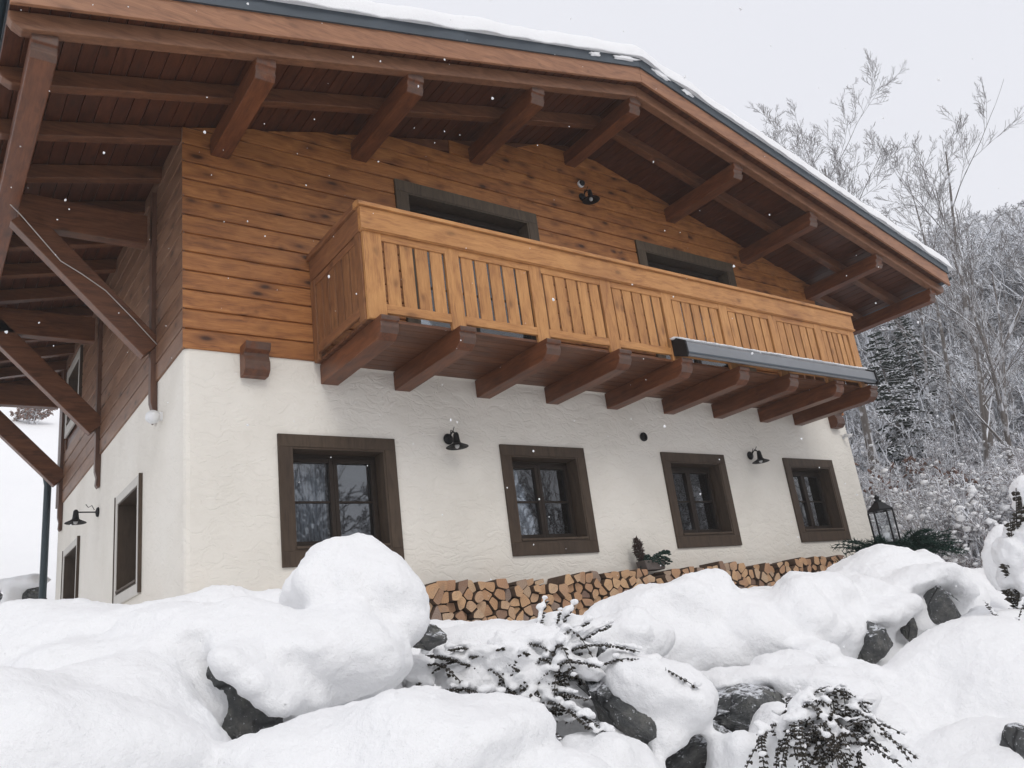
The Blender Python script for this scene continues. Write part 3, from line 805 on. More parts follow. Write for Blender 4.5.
BL_ = [
 # u, v, d, ru, rv, depth radius, tilt
 (55, 806, 2.25, 158, 146, .55, 0), (150, 768, 2.4, 58, 88, .28, 0), (110, 700, 2.85, 150, 62, .42, 0),
 (60, 712, 3.3, 170, 102, .55, 0), (185, 700, 3.3, 140, 98, .45, 0), (290, 680, 3.35, 100, 82, .40, 0),
 (262, 645, 2.95, 92, 34, .26, 24), (190, 640, 3.0, 80, 34, .3, 6), (310, 660, 2.95, 92, 44, .25, 4), (365, 660, 3.05, 46, 36, .2, 0), (330, 650, 2.95, 62, 46, .18, 0),
 (350, 590, 3.3, 54, 52, .24, 0), (384, 602, 3.25, 42, 46, .2, 20), (306, 590, 3.35, 26, 20, .14, 0), (408, 618, 3.2, 22, 24, .15, 0),
 (400, 770, 2.3, 150, 78, .35, 0), (425, 722, 2.45, 34, 40, .16, 0), (300, 790, 2.25, 80, 60, .3, 0), (520, 800, 2.3, 90, 58, .3, 8),
 (480, 655, 3.6, 60, 30, .22, 0), (545, 640, 3.7, 55, 24, .22, 0), (470, 690, 3.5, 60, 60, .2, 0), (560, 700, 3.6, 70, 50, .18, 0),
 (600, 660, 3.75, 45, 30, .22, 0), (625, 645, 3.8, 50, 34, .22, 0),
  (232, 664, 2.60, 26, 15, .09, 35), (256, 682, 2.58, 26, 15, .08, 42), (276, 702, 2.60, 24, 16, .08, 45), (250, 655, 2.74, 50, 22, .12, 30), (290, 685, 2.74, 42, 26, .12, 35), (300, 655, 2.85, 60, 32, .2, 10), 
 (918, 580, 5.15, 44, 13, .22, -8), (952, 588, 5.2, 20, 16, .18, 20), (858, 617, 4.70, 40, 12, .2, 5), (888, 612, 4.8, 22, 15, .18, 15), (826, 632, 4.5, 22, 14, .18, -10), (905, 604, 4.9, 16, 12, .15, 0),
 (745, 680, 3.85, 44, 13, .18, 0), (785, 668, 3.95, 34, 16, .18, 0), (712, 684, 3.9, 26, 16, .15, 0), (815, 652, 4.2, 24, 12, .16, 0), (830, 700, 3.7, 46, 30, .25, 0), (780, 735, 3.3, 26, 30, .16, 0), (850, 680, 4.1, 40, 20, .25, 8), (668, 742, 3.2, 22, 12, .08, -10),
 # slab of snow on the tilted boulder
 (652, 686, 3.35, 58, 34, .20, 30), (688, 702, 3.3, 34, 26, .16, 20), (625, 668, 3.45, 26, 20, .16, 20), (665, 722, 3.25, 26, 12, .10, -10),
 # long ridge behind
 (600, 655, 4.9, 80, 36, .4, -10), (545, 668, 4.6, 70, 32, .3, 0), (665, 640, 4.7, 80, 58, .42, 0), (706, 618, 4.75, 42, 43, .3, 0), (735, 650, 4.55, 70, 50, .38, 5),
 (785, 640, 4.7, 60, 58, .42, 0), (815, 622, 4.8, 50, 48, .4, 0), (700, 668, 4.45, 50, 26, .25, 0),
 (880, 606, 5.7, 78, 50, .6, 0), (925, 600, 5.8, 40, 44, .5, 0), (850, 618, 5.1, 55, 42, .4, 0), (895, 620, 5.2, 48, 22, .35, 0),
 (1000, 597, 6.6, 46, 30, .5, 0), (1010, 565, 5.6, 24, 36, .18, 0),
 # lower snow field on the right
 (950, 726, 4.0, 150, 76, .6, -18), (860, 745, 3.8, 70, 50, .4, 0), (1000, 655, 4.7, 60, 46, .4, -10), (800, 780, 3.4, 90, 60, .4, 0), (960, 800, 3.4, 110, 60, .5, -10),
 (738, 785, 3.15, 32, 46, .18, 0), (742, 752, 3.1, 22, 24, .12, -20), (645, 800, 3.0, 40, 36, .2, 0), (600, 770, 3.0, 50, 36, .25, 0), (612, 735, 3.3, 22, 22, .14, 0),
 (820, 690, 3.7, 45, 24, .2, 10), (800, 722, 3.35, 24, 20, .14, 0), (790, 745, 3.2, 40, 26, .18, 0),
]
for b in BL_: blob(B_, *b)
bank = remeshed('snow_bank', [bank_base(), B_], .019, 20, disp=.05, dscale=.24, disp2=.016, d2=.03)
tag(bank, 'deep rounded snow lying over the boulders of the bank in front', None, kind='structure')

def boulder(seed, r, c, label=None, rot=None, flat=1.0, group='boulders of the snowy bank'):
    rg = random.Random(seed); bm = bmesh.new()
    for _ in range(26):
        v = Vector((rg.gauss(0, 1), rg.gauss(0, 1), rg.gauss(0, 1))).normalized()
        bm.verts.new((v.x * rg.uniform(.82, 1), v.y * rg.uniform(.82, 1), v.z * rg.uniform(.82, 1)))
    res = bmesh.ops.convex_hull(bm, input=bm.verts); 
    bmesh.ops.delete(bm, geom=[g for g in res['geom_interior'] if isinstance(g, bmesh.types.BMVert)], context='VERTS')
    bmesh.ops.triangulate(bm, faces=bm.faces)
    bmesh.ops.bevel(bm, geom=bm.edges[:], offset=.06, segments=2, affect='EDGES', profile=.6)
    bmesh.ops.triangulate(bm, faces=bm.faces)
    for _ in range(3): bmesh.ops.subdivide_edges(bm, edges=[e for e in bm.edges if e.calc_length() > .07], cuts=1, use_grid_fill=True)
    bmesh.ops.triangulate(bm, faces=bm.faces)
    rm = (rot if rot is not None else CAMROT)
    for v in bm.verts:
        k = 1 + .09 * noise.noise(v.co * 2.2 + Vector((seed, 0, 0))) + .05 * noise.noise(v.co * 6 + Vector((seed, 0, 0))) + .02 * noise.noise(v.co * 17)
        v.co = rm @ Vector((v.co.x * r[0] * k, v.co.y * r[1] * k, v.co.z * r[2] * k))
    me = bpy.data.meshes.new('boulder'); bm.to_mesh(me); bm.free(); me.materials.append(M['rock'])
    me.polygons.foreach_set('use_smooth', [False] * len(me.polygons)); me.update()
    o = link('boulder', me); o.location = c
    return tag(o, label, 'rock', group)
def brock(seed, u, v, d, ru, rv, rd, label, tilt=0):
    boulder(seed, (px(ru, d), rd, px(rv, d)), at(u, v, d), label, CAMROT @ Matrix.Rotation(R_(tilt), 3, 'Y'))
brock(1, 232, 706, 2.68, 66, 58, .10, 'dark bluish boulder face in the gap between the two big snow mounds at lower left', 35)
brock(2, 424, 636, 3.22, 26, 15, .12, 'small grey stone peeping out under the tall round snow hump', 10)
brock(3, 632, 708, 3.33, 62, 34, .20, 'long tilted grey slab under a thick snow cushion at lower centre', 42)
brock(4, 745, 722, 3.6, 52, 44, .25, 'rounded greenish grey boulder behind the snow cushions at lower centre')
brock(5, 690, 752, 3.42, 50, 30, .2, 'dark low boulder deep in the hollow under the tilted slab', -20)
brock(6, 868, 642, 4.55, 31, 24, .20, 'dark pointed boulder poking out below the broad snow shelf', 8)
brock(7, 836, 642, 4.50, 11, 24, .10, 'narrow upright stone left of the dark pointed boulder', -30)
brock(8, 934, 610, 5.0, 24, 33, .20, 'steep dark boulder at the right end of the snow shelf', -35)
brock(9, 907, 624, 4.85, 9, 20, .10, 'thin dark stone wedged between the two larger boulders on the right')
brock(10, 772, 692, 3.98, 38, 20, .2, 'jagged grey rock under the icy edge of the snow ridge', 15)
brock(11, 606, 664, 3.45, 12, 22, .10, 'small stone in the hollow left of the tilted slab')
brock(12, 1018, 752, 3.2, 22, 32, .15, 'greenish dark stone at the lower right corner')
brock(13, 826, 664, 4.15, 20, 12, .12, 'low broken stone left of and under the dark pointed boulder', 25)

# rock wall with snow caps far behind the left corner of the house
m_ = MB()
for i, (u, v, ru, rv) in enumerate([(25, 597, 24, 17), (-6, 612, 14, 26), (12, 622, 16, 12)]):
    brock(30 + i, u, v, 14.5, ru, rv, .35, ['wide grey boulder behind the downpipe under a snow cap', 'dark boulder at the left edge of the picture', 'low stone under the left background boulders'][i])
for u, v, ru, rv in [(27, 582, 22, 6), (2, 585, 14, 6), (4, 632, 20, 9), (36, 626, 14, 10), (14, 604, 8, 14), (-20, 590, 12, 16)]:
    lump(m_, at(u, v, 14.2), (px(ru, 14.2), .35, px(rv, 14.2)), CAMROT, 3, wob=.5, seed=u)
sb = remeshed('far_snow_cushions', [m_], .07, 4, disp=.07, dscale=.35); tag(sb, None, None, kind='structure')

# ------------------------------------------------------------------ firewood stack
def clip_poly(poly, p, n):
    out = []
    for i in range(len(poly)):
        a, b = poly[i], poly[(i + 1) % len(poly)]
        da = (a[0] - p[0]) * n[0] + (a[1] - p[1]) * n[1]; db = (b[0] - p[0]) * n[0] + (b[1] - p[1]) * n[1]
        if da <= 0: out.append(a)
        if (da < 0) != (db < 0) and da != db:
            t = da / (da - db); out.append((a[0] + (b[0] - a[0]) * t, a[1] + (b[1] - a[1]) * t))
    return out
def firewood():
    rg = random.Random(11); pts = []
    x0, x1, zb = 2.2, 9.7, -2.83
    def top(x): return -2.365 + .018 * math.sin(x * 3.1) + .014 * math.sin(x * 7.7 + 1)
    sx, sz = .124, .095; r = 0; z = zb + sz / 2
    while z < -2.34:
        x = x0 + (sx / 2 if r % 2 else 0)
        while x < x1:
            pts.append((x + rg.uniform(-.05, .05), z + rg.uniform(-.034, .034))); x += sx
        z += sz; r += 1
    for (cx_, cz_) in pts:
        if cz_ > top(cx_) - .012: continue
        poly = [(cx_ - .12, cz_ - .12), (cx_ + .12, cz_ - .12), (cx_ + .12, cz_ + .12), (cx_ - .12, cz_ + .12)]
        for q in pts:
            dx, dz = q[0] - cx_, q[1] - cz_
            L = math.hypot(dx, dz)
            if 0 < L < .34: poly = clip_poly(poly, (cx_ + dx * .5 - dx / L * .004, cz_ + dz * .5 - dz / L * .004), (dx / L, dz / L))
            if len(poly) < 3: break
        poly = clip_poly(poly, (cx_, zb), (0, -1)); 
        if cz_ + sz > top(cx_): poly = clip_poly(poly, (cx_, top(cx_) + rg.uniform(-.02, .02)), (rg.uniform(-.25, .25), 1))
        if len(poly) < 3: continue
        # round some corners: bark side of a split log
        for it in range(2):
            out = []; n = len(poly)
            for i in range(n):
                a, b = poly[i], poly[(i + 1) % n]
                k = .20 if it else rg.choice((.04, .10, .26))
                out += [(a[0] + (b[0] - a[0]) * k, a[1] + (b[1] - a[1]) * k), (a[0] + (b[0] - a[0]) * (1 - k), a[1] + (b[1] - a[1]) * (1 - k))]
            poly = out
        ccx = sum(p[0] for p in poly) / len(poly); ccz = sum(p[1] for p in poly) / len(poly)
        sc_ = rg.uniform(.90, 1.0)
        poly = [((p[0] - ccx) * sc_, (p[1] - ccz) * sc_) for p in poly]
        y0 = rg.gauss(0, .030); ln = .32; n = len(poly)
        ox, oz = rg.uniform(-.05, .05), rg.uniform(-.05, .05)
        # own origin at the growth rings' centre, so rings differ per log
        tx, ty = rg.uniform(-.05, .05), rg.uniform(-.05, .05)
        vs = [(p[0] + ox, y0 + tx * p[0] + ty * p[1], p[1] + oz) for p in poly] + [(p[0] + ox, ln, p[1] + oz) for p in poly]
        me = bpy.data.meshes.new('firewood_log')
        fs = [tuple(range(n)), tuple(range(2 * n - 1, n - 1, -1))] + [(i, n + i, n + (i + 1) % n, (i + 1) % n) for i in range(n)]
        me.from_pydata(vs, [], fs); me.materials.append(M['logend']); me.materials.append(M['bark_log'])
        me.polygons.foreach_set('material_index', [0, 0] + [1] * n); me.update()
        o = link('firewood_log', me); o.location = (ccx - ox, -.35, ccz - oz)
        tag(o, 'split firewood log with a pale cut end, stacked along the white wall', 'log', 'firewood logs stacked along the wall')
firewood()
for y_ in (-.30, -.08):
    tag(MB().box(2.15, 9.75, y_ - .04, y_ + .04, -2.98, -2.835).build('timber_bearer', 'bark_log', bevel=.005), 'long squared timber lying under the firewood, %s the wall' % ('away from' if y_ < -.2 else 'next to'), 'timber', 'bearers under the firewood')


# ------------------------------------------------------------------ branching plants (numpy prisms)
def seg_mesh(name, segs, mat, n=3):
    """segs: rows of x0 y0 z0 x1 y1 z1 r0 r1 -> one mesh of little prisms"""
    S = np.array(segs, dtype=np.float64); P0, P1, r0, r1 = S[:, :3], S[:, 3:6], S[:, 6:7], S[:, 7:8]
    d = P1 - P0; L = np.linalg.norm(d, axis=1, keepdims=True); d = d / np.maximum(L, 1e-9)
    ref = np.where(np.abs(d[:, 2:3]) < .9, np.array([[0, 0, 1.]]), np.array([[1., 0, 0]]))
    a = np.cross(d, ref); a /= np.maximum(np.linalg.norm(a, axis=1, keepdims=True), 1e-9); b = np.cross(a, d)
    V = np.zeros((len(S), 2 * n, 3))
    for j in range(n):
        t = 2 * math.pi * j / n + .5
        o = a * math.cos(t) + b * math.sin(t)
        V[:, j] = P0 + o * r0; V[:, n + j] = P1 + o * r1
    base = (np.arange(len(S)) * 2 * n)[:, None]; Q = []
    for j in range(n):
        j2 = (j + 1) % n; Q.append(np.concatenate([base + j, base + j2, base + n + j2, base + n + j], axis=1))
    return np_mesh(name, V.reshape(-1, 3), np.concatenate(Q, axis=0), mat, False)
def rdir(rg, d, ang, az=None):
    """direction tilted by ang from d"""
    d = d.normalized(); r_ = Vector((0, 0, 1)) if abs(d.z) < .9 else Vector((1, 0, 0))
    a = d.cross(r_).normalized(); b = a.cross(d)
    t = rg.uniform(0, 2 * math.pi) if az is None else az
    return (d * math.cos(ang) + (a * math.cos(t) + b * math.sin(t)) * math.sin(ang)).normalized()
def grow(rg, p, d, L, r, lev, segs, big, kids=(6, 9), spread=(25, 50), up=.12, crook=.12, first=.25, minr=.004, steps=7, tips=None, ratio=(.35, .62)):
    """recursive limb: wanders, thins out, throws side limbs"""
    pts = [p.copy()]; n = steps; q = p.copy(); dd = d.copy()
    for i in range(n):
        dd = (dd + Vector((rg.gauss(0, crook), rg.gauss(0, crook), rg.gauss(0, crook) + up * .3))).normalized()
        q = q + dd * (L / n); pts.append(q.copy())
    rad = [max(minr, r * (1 - .85 * (i / n) ** .9)) for i in range(n + 1)]
    for i in range(n): (big if rad[i] > .022 else segs).append((*pts[i], *pts[i + 1], rad[i], rad[i + 1]))
    if tips is not None and lev <= 1: tips.append(pts[-1])
    if lev <= 0: return
    for k in range(rg.randint(*kids)):
        t = first + (1 - first) * (k + rg.random()) / kids[1]; t = min(t, .97)
        i = min(n - 1, int(t * n)); f = t * n - i
        bp = pts[i].lerp(pts[i + 1], f); bd = (pts[i + 1] - pts[i]).normalized()
        nd = rdir(rg, bd, R_(rg.uniform(*spread))); nd = (nd + Vector((0, 0, up))).normalized()
        rr = (rad[i] * (1 - f) + rad[i + 1] * f) * rg.uniform(.45, .7)
        grow(rg, bp, nd, L * rg.uniform(*ratio) * (1 - .45 * t), max(minr, rr), lev - 1, segs, big, kids, spread, up, max(crook * 1.15, .05), .12, minr, max(3, steps - 1), tips, ratio)
def bare_tree(seed, base, h, r, label, lean=(0, 0), lev=4, stems=1, kids=(6, 8), spread=(22, 45), first=.3, minr=.008, ratio=(.35, .6), group='bare trees behind the house'):
    rg = random.Random(seed); base = Vector(base)
    e = empty('bare_tree', base); tag(e, label, 'tree', group)
    segs = []; big = []
    for s_ in range(stems):
        d = Vector((lean[0] + rg.gauss(0, .045 * (stems > 1)), lean[1] + rg.gauss(0, .045 * (stems > 1)), 1)).normalized()
        grow(rg, Vector((rg.gauss(0, .15) * (stems > 1), rg.gauss(0, .15) * (stems > 1), -.3)), d, h * rg.uniform(.85, 1), r, lev, segs, big, kids, spread, .09, .028, first, minr, 12, None, ratio)
    link('trunk', seg_mesh('trunk', big or segs[:3], 'bark', 7), e)
    link('twigs', seg_mesh('twigs', segs, 'twig', 3), e)
    return e
def on_ray(u, v, d):
    p = at(u, v, d); return Vector((p.x, p.y, ground_z(p.x, p.y)))
def tree_at(seed, u, d, vtop, label, **kw):
    top = at(u, vtop, d); q = at(kw.pop('ub', u), 440, d); base = Vector((q.x, q.y, ground_z(q.x, q.y)))
    h = top.z - base.z; kw['lean'] = ((top.x - base.x) / h, (top.y - base.y) / h)
    return bare_tree(seed, base, (top - base).length * .95, kw.pop('r', .16), label, **kw)
SLIM = dict(kids=(5, 7), spread=(22, 48), minr=.0045, ratio=(.38, .58))
tree_at(1, 842, 22, 92, 'bushy crowned bare tree rising just above the snowy roof edge', ub=862, lev=4, stems=2, kids=(7, 8), spread=(28, 54), first=.5, ratio=(.38, .55), r=.12, minr=.0045)
tree_at(2, 913, 24, 135, 'slim bare tree with an upright leader right of the round bushy one', ub=938, r=.09, lev=4, first=.4, **SLIM)
tree_at(3, 974, 21, 88, 'tallest bare tree, its thin leader reaching highest against the sky', ub=966, r=.12, lev=4, first=.35, **SLIM)
tree_at(4, 1016, 19, 190, 'bare tree leaning out towards the right edge', ub=982, r=.09, lev=4, first=.35, **SLIM)
tree_at(5, 928, 17, 215, 'forked dark trunk low among the snowy shrubs', ub=962, stems=2, r=.085, lev=3, first=.4, **SLIM)
tree_at(6, 890, 26, 180, 'thin bare tree half hidden behind the roof edge', ub=925, r=.08, lev=4, first=.45, **SLIM)
tree_at(7, 1040, 27, 215, 'small bare tree at the right edge of the picture', ub=1036, r=.10, lev=3, first=.4, **SLIM)

def spruce(seed, base, h, label, wide=.22, mat='needle', group='snowy spruces on the slope'):
    rg = random.Random(seed); e = empty('spruce_tree', base); tag(e, label, 'tree', group)
    link('trunk', seg_mesh('trunk', [(0, 0, -.3, 0, 0, h * .97, h * .016, .01)], 'bark', 7), e)
    segs = []; z = h * .06
    while z < h * .98:
        f = 1 - z / h; L = h * wide * (f ** .85) + .12
        for k in range(rg.randint(7, 9)):
            az = rg.uniform(0, 2 * math.pi); l = L * rg.uniform(.7, 1.12)
            p = Vector((0, 0, z + rg.uniform(-.1, .1))); d = Vector((math.cos(az), math.sin(az), rg.uniform(-.15, .1)))
            n = max(3, int(l / .16)); side_ = Vector((-d.y, d.x, 0)).normalized()
            for i in range(n):
                q = p + d * (l / n); d = (d + Vector((0, 0, -.09 + .012 * i))).normalized()
                segs.append((*p, *q, .02, .016))
                for sg in (-1, 1):
                    ll = (.16 + .30 * (1 - i / n)) * min(1, l / 1.2) * rg.uniform(.7, 1.2)
                    t_ = (d * .55 + side_ * sg + Vector((0, 0, rg.uniform(-.45, -.1)))).normalized()
                    segs.append((*q, *(q + t_ * ll), .045, .012))
                    m_ = q + t_ * ll * .5
                    segs.append((*m_, *(m_ + (t_ + d * .9 + Vector((0, 0, -.2))).normalized() * ll * .5), .035, .01))
                p = q
        z += h * .028 + .06
    link('crown', seg_mesh('crown', segs, mat, 3), e); return e
def spruce_at(seed, u, d, vtop, label, **kw):
    top = at(u, vtop, d); z = ground_z(top.x, top.y); spruce(seed, (top.x, top.y, z), top.z - z, label, **kw)
spruce_at(1, 893, 27, 300, 'dark spruce under the right end of the eaves', wide=.20)
spruce_at(2, 872, 24, 330, 'spruce close behind the right corner of the balcony', wide=.20)
spruce_at(3, 965, 62, 262, 'pointed grey spruce high on the far slope, left one', wide=.19)
spruce_at(4, 1003, 60, 275, 'broad grey spruce high on the far slope, right one', wide=.26)
spruce_at(5, 940, 66, 290, 'small spruce left of the two big ones on the far slope', wide=.2)

def shrub(seed, base, h, label, clumps=14, w=.6, group='snow laden shrubs beside the house', leaf=False):
    rg = random.Random(seed); e = empty('shrub', base); tag(e, label, 'shrub', group)
    segs = []; tips = []
    for k in range(rg.randint(10, 14)):
        az = rg.uniform(0, 6.28); t = rg.uniform(.1, w)
        d = Vector((math.cos(az) * t, math.sin(az) * t, 1)).normalized()
        grow(rg, Vector((rg.gauss(0, .15), rg.gauss(0, .15), -.1)), d, h * rg.uniform(.6, 1.0), .022, 3, segs, segs, (5, 7), (22, 55), .02, .14, .15, .0065, 6, tips, (.35, .6))
    link('branches', seg_mesh('branches', segs, 'shrubtwig', 3), e)
    mb = MB(); rg.shuffle(tips)
    for p in tips[:clumps * 30]:
        r = rg.uniform(.010, .032) * (1.8 if rg.random() < .10 else 1); lump(mb, p, (r * 1.25, r * 1.25, r * .85), None, 1, wob=.5, seed=p.x)
    mb.build('snow_clumps', 'clump', e, True)
    if leaf:
        lf = [(*p, *(p + Vector((rg.gauss(0, .05), rg.gauss(0, .05), -.06))), .035, .01) for p in tips[::2]]
        link('leaves', seg_mesh('leaves', lf, 'rust', 3), e)
    return e
SH = [(880, 15, 455, 2.0, 'tall shrub right beside the corner of the plaster wall'), (905, 13.5, 470, 2.0, 'shrub directly behind the lantern'),
      (938, 14, 450, 2.2, 'dense white shrub right of the lantern'), (972, 13, 462, 2.0, 'shrub above the right hand snow cushion'), (1008, 12.5, 450, 2.0, 'shrub behind the snow laden bush at the right edge'),
      (915, 17.5, 425, 2.4, 'shrub with a few rusty leaves, second row behind the lantern'), (955, 18, 415, 2.4, 'second row shrub in front of the forked trunk'), (995, 17, 420, 2.4, 'second row shrub near the right edge'),
      (890, 19, 410, 2.5, 'shrub below the dark spruces'), (1030, 15, 400, 2.4, 'tall shrub cut by the right edge'), (930, 11.5, 505, 1.6, 'low shrub just past the greenery under the lantern'), (965, 10.8, 510, 1.5, 'low twiggy shrub above the dip of the snow bank'), (1000, 11, 498, 1.6, 'low snowy shrub left of the bush at the right edge')]
for i, (u, d, v, h, lb) in enumerate(SH):
    top = at(u, v, d); z = ground_z(top.x, top.y); shrub(50 + i, (top.x, top.y, z), max(1.4, top.z - z), lb, leaf=(i == 5))

top = at(30, 428, 38); shrub(90, (top.x, top.y, ground_z(top.x, top.y)), 1.2, 'small brown shrub high on the white hill behind the left corner', leaf=True, group='shrubs on the hill')
# far wood on the slope: one grey mass nobody could count
def far_wood():
    rg = random.Random(77); protos = []
    for k in range(6):
        sg = []; g = random.Random(200 + k)
        for st in range(3):
            d = Vector((g.gauss(0, .12), g.gauss(0, .12), 1)).normalized()
            grow(g, Vector((g.gauss(0, .3), g.gauss(0, .3), 0)), d, g.uniform(.7, 1) * 7, .10, 3, sg, sg, (6, 8), (25, 55), .06, .10, .08, .022, 6, None, (.3, .5))
        protos.append(np.array(sg))
    allS = []; cnt = 0
    for _ in range(6000):
        if cnt > 420: break
        D = rg.uniform(20, 95) if rg.random() < .75 else rg.uniform(18, 40); u = rg.uniform(835, 1120)
        q = RW.T @ np.array([(u - 512) / F_PX, 0.1, 1.0]); q = q / math.hypot(q[0], q[1]); x, y = CAM.x + q[0] * D, CAM.y + q[1] * D
        if x < 15 or D < 24: continue
        S = protos[rg.randrange(6)].copy(); s_ = rg.uniform(.5, 1.15) * (1 + D / 160); a = rg.uniform(0, 6.28); c, n = math.cos(a), math.sin(a)
        top_z = ground_z(x, y) + 6.6 * s_
        lim = CAM.z + D * .385
        if ground_z(x, y) + 1.2 > lim: continue
        if top_z > lim: s_ *= max(.2, (lim - ground_z(x, y)) / (6.6 * s_))
        if D < 34: s_ = min(s_, .5)
        for o in (0, 3):
            X, Y = S[:, o].copy(), S[:, o + 1].copy(); S[:, o] = (X * c - Y * n) * s_ + x; S[:, o + 1] = (X * n + Y * c) * s_ + y; S[:, o + 2] = S[:, o + 2] * s_ + ground_z(x, y) - .2
        S[:, 6:] *= s_ ** .5
        allS.append(S); cnt += 1
    me = seg_mesh('far_wood', np.concatenate(allS), 'twig_far', 3)
    tag(link('far_wood', me), 'grey snow dusted leafless wood covering the slope on the right', 'wood', None, 'stuff')
far_wood()

# ------------------------------------------------------------------ plants on the bank
def leafy_stem(segs, leaves, p0, p1, sag, rg, leaf=.02, step=.012, r=.004, spray=0):
    p0 = Vector(p0); p1 = Vector(p1); L = (p1 - p0).length; n = max(6, int(L / .03)); pts = []
    for i in range(n + 1):
        t = i / n; p = p0.lerp(p1, t) + Vector((0, 0, sag * math.sin(t * math.pi)))
        pts.append(p)
    for i in range(n): segs.append((*pts[i], *pts[i + 1], r * (1 - .6 * i / n), r * (1 - .6 * (i + 1) / n)))
    k = 0.0
    while k < L * .97:
        t = k / L * n; i = min(n - 1, int(t)); p = pts[i].lerp(pts[i + 1], t - i); d = (pts[i + 1] - pts[i]).normalized()
        sd = d.cross(Vector((0, 0, 1)));
        if sd.length < .1: sd = Vector((1, 0, 0))
        sd.normalize()
        for sg in (-1, 1):
            if rg.random() < .12: continue
            v = (sd * sg + d * .55 + Vector((0, 0, rg.uniform(-.55, .15)))).normalized(); l = leaf * rg.uniform(.7, 1.2)
            m_ = p + v * l * .5; w = l * .30
            leaves.append((*p, *m_, .0012, w)); leaves.append((*m_, *(p + v * l), w, .001))
        k += step
    return pts
def flat_leaves(segs, name, mat, parent, flat=.35):
    me = seg_mesh(name, segs, mat, 4); return link(name, me, parent)
def bush(name, label, base, tips, seed, inner, reach, leaf=.02, group=None, snow_r=(.012, .028)):
    rg = random.Random(seed); base = Vector(base); e = empty(name, base); tag(e, label, 'shrub', group)
    segs = []; leaves = []; sm = MB()
    def do(p0, p1, sag, snow=.8):
        pts = leafy_stem(segs, leaves, p0, p1, sag, rg, leaf, .014)
        for i in range(1, len(pts)):
            if rg.random() < snow:
                r = rg.uniform(*snow_r) * (1 - .4 * i / len(pts)); 
                lump(sm, pts[i] + Vector((0, 0, r * .75 + .004)), (r * 1.3, r * 1.3, r * .8), None, 2, wob=.6, seed=i + p1[0])
    for (u, v, d, sag) in tips: do(Vector((rg.uniform(-.08, .08), rg.uniform(-.05, .05), 0)), at(u, v, d) - base, sag)
    for k in range(inner):
        az = rg.uniform(0, 6.28); t = rg.uniform(.2, 1); p1 = Vector((math.cos(az) * reach[0] * t, math.sin(az) * reach[1] * t, rg.uniform(-.15, 1) * reach[2]))
        p1 = CAMROT @ p1
        if k % 3:
            p0 = CAMROT @ Vector((rg.gauss(0, reach[0] * .45), rg.gauss(0, .05), rg.uniform(.35, 1.0) * reach[2]))
            p1 = p0 + CAMROT @ Vector((rg.gauss(0, reach[0] * .5), -rg.uniform(.02, .12), -rg.uniform(.2, 1.1) * reach[2]))
        else: p0 = p1 * rg.uniform(0, .35) + CAMROT @ Vector((rg.gauss(0, reach[0] * .3), 0, rg.uniform(-.3, .2) * reach[2]))
        do(p0, p1, rg.uniform(.03, .10), .50)
        if k % 5 < 3:                                    # pads of snow resting on the bent tops
            r = rg.uniform(.022, .05) * reach[0] / .3; lump(sm, p0 + Vector((0, 0, r * .5)), (r * 1.9, r * 1.2, r * .75), CAMROT @ Matrix.Rotation(rg.uniform(-.6, .6), 3, 'Y'), 2, wob=.6, seed=k)
    link('stems', seg_mesh('stems', segs, 'leafdark', 4), e)
    flat_leaves(leaves, 'foliage', 'leafdark', e)
    so = remeshed('snow_load', [sm], .0075, 3, disp=.012, dscale=.04, parent=e); so.location = (0, 0, 0)
    return e
bush('cotoneaster_bush', 'sprawling small leaved bush weighed down by snow in front of the firewood', at(525, 715, 3.35),
     [(425, 655, 3.25, .06), (448, 650, 3.3, .10), (440, 690, 3.2, .04), (470, 700, 3.1, .05), (500, 640, 3.4, .08), (560, 612, 3.5, .05), (590, 622, 3.5, .06), (612, 625, 3.55, .06), (575, 605, 3.6, .05), (640, 652, 3.3, .13), (600, 668, 3.2, .10), (590, 700, 3.15, .05), (598, 735, 3.0, .08), (560, 742, 3.0, .04), (625, 745, 2.95, .06), (510, 735, 3.0, .02), (545, 600, 3.6, .03)],
     5, 118, (.36, .16, .27), leaf=.024, group='small leaved bushes on the bank')
bush('cotoneaster_bush', 'dark small leaved bush with arching tips at the lower right', at(825, 760, 2.95),
     [(868, 702, 2.9, .06), (905, 735, 2.85, .09), (905, 770, 2.8, .07), (880, 722, 2.9, .08), (800, 690, 3.05, .03), (825, 690, 3.0, .02), (790, 705, 3.1, .04), (850, 712, 2.9, .05), (890, 752, 2.85, .08), (770, 730, 3.1, .02), (812, 700, 3.0, .02)],
     6, 95, (.20, .12, .20), leaf=.022, group='small leaved bushes on the bank', snow_r=(.008, .018))
bush('cotoneaster_bush', 'few bare arching sprigs lying on the snow field near the right edge', at(1018, 668, 4.1),
     [(985, 602, 4.3, .05), (972, 618, 4.2, .04), (992, 622, 4.2, .05), (1002, 640, 4.1, .03), (985, 660, 4.0, .03), (1015, 650, 4.0, .02), (1024, 600, 4.2, .02)],
     7, 8, (.12, .08, .12), leaf=.016, group='small leaved bushes on the bank', snow_r=(.010, .02))
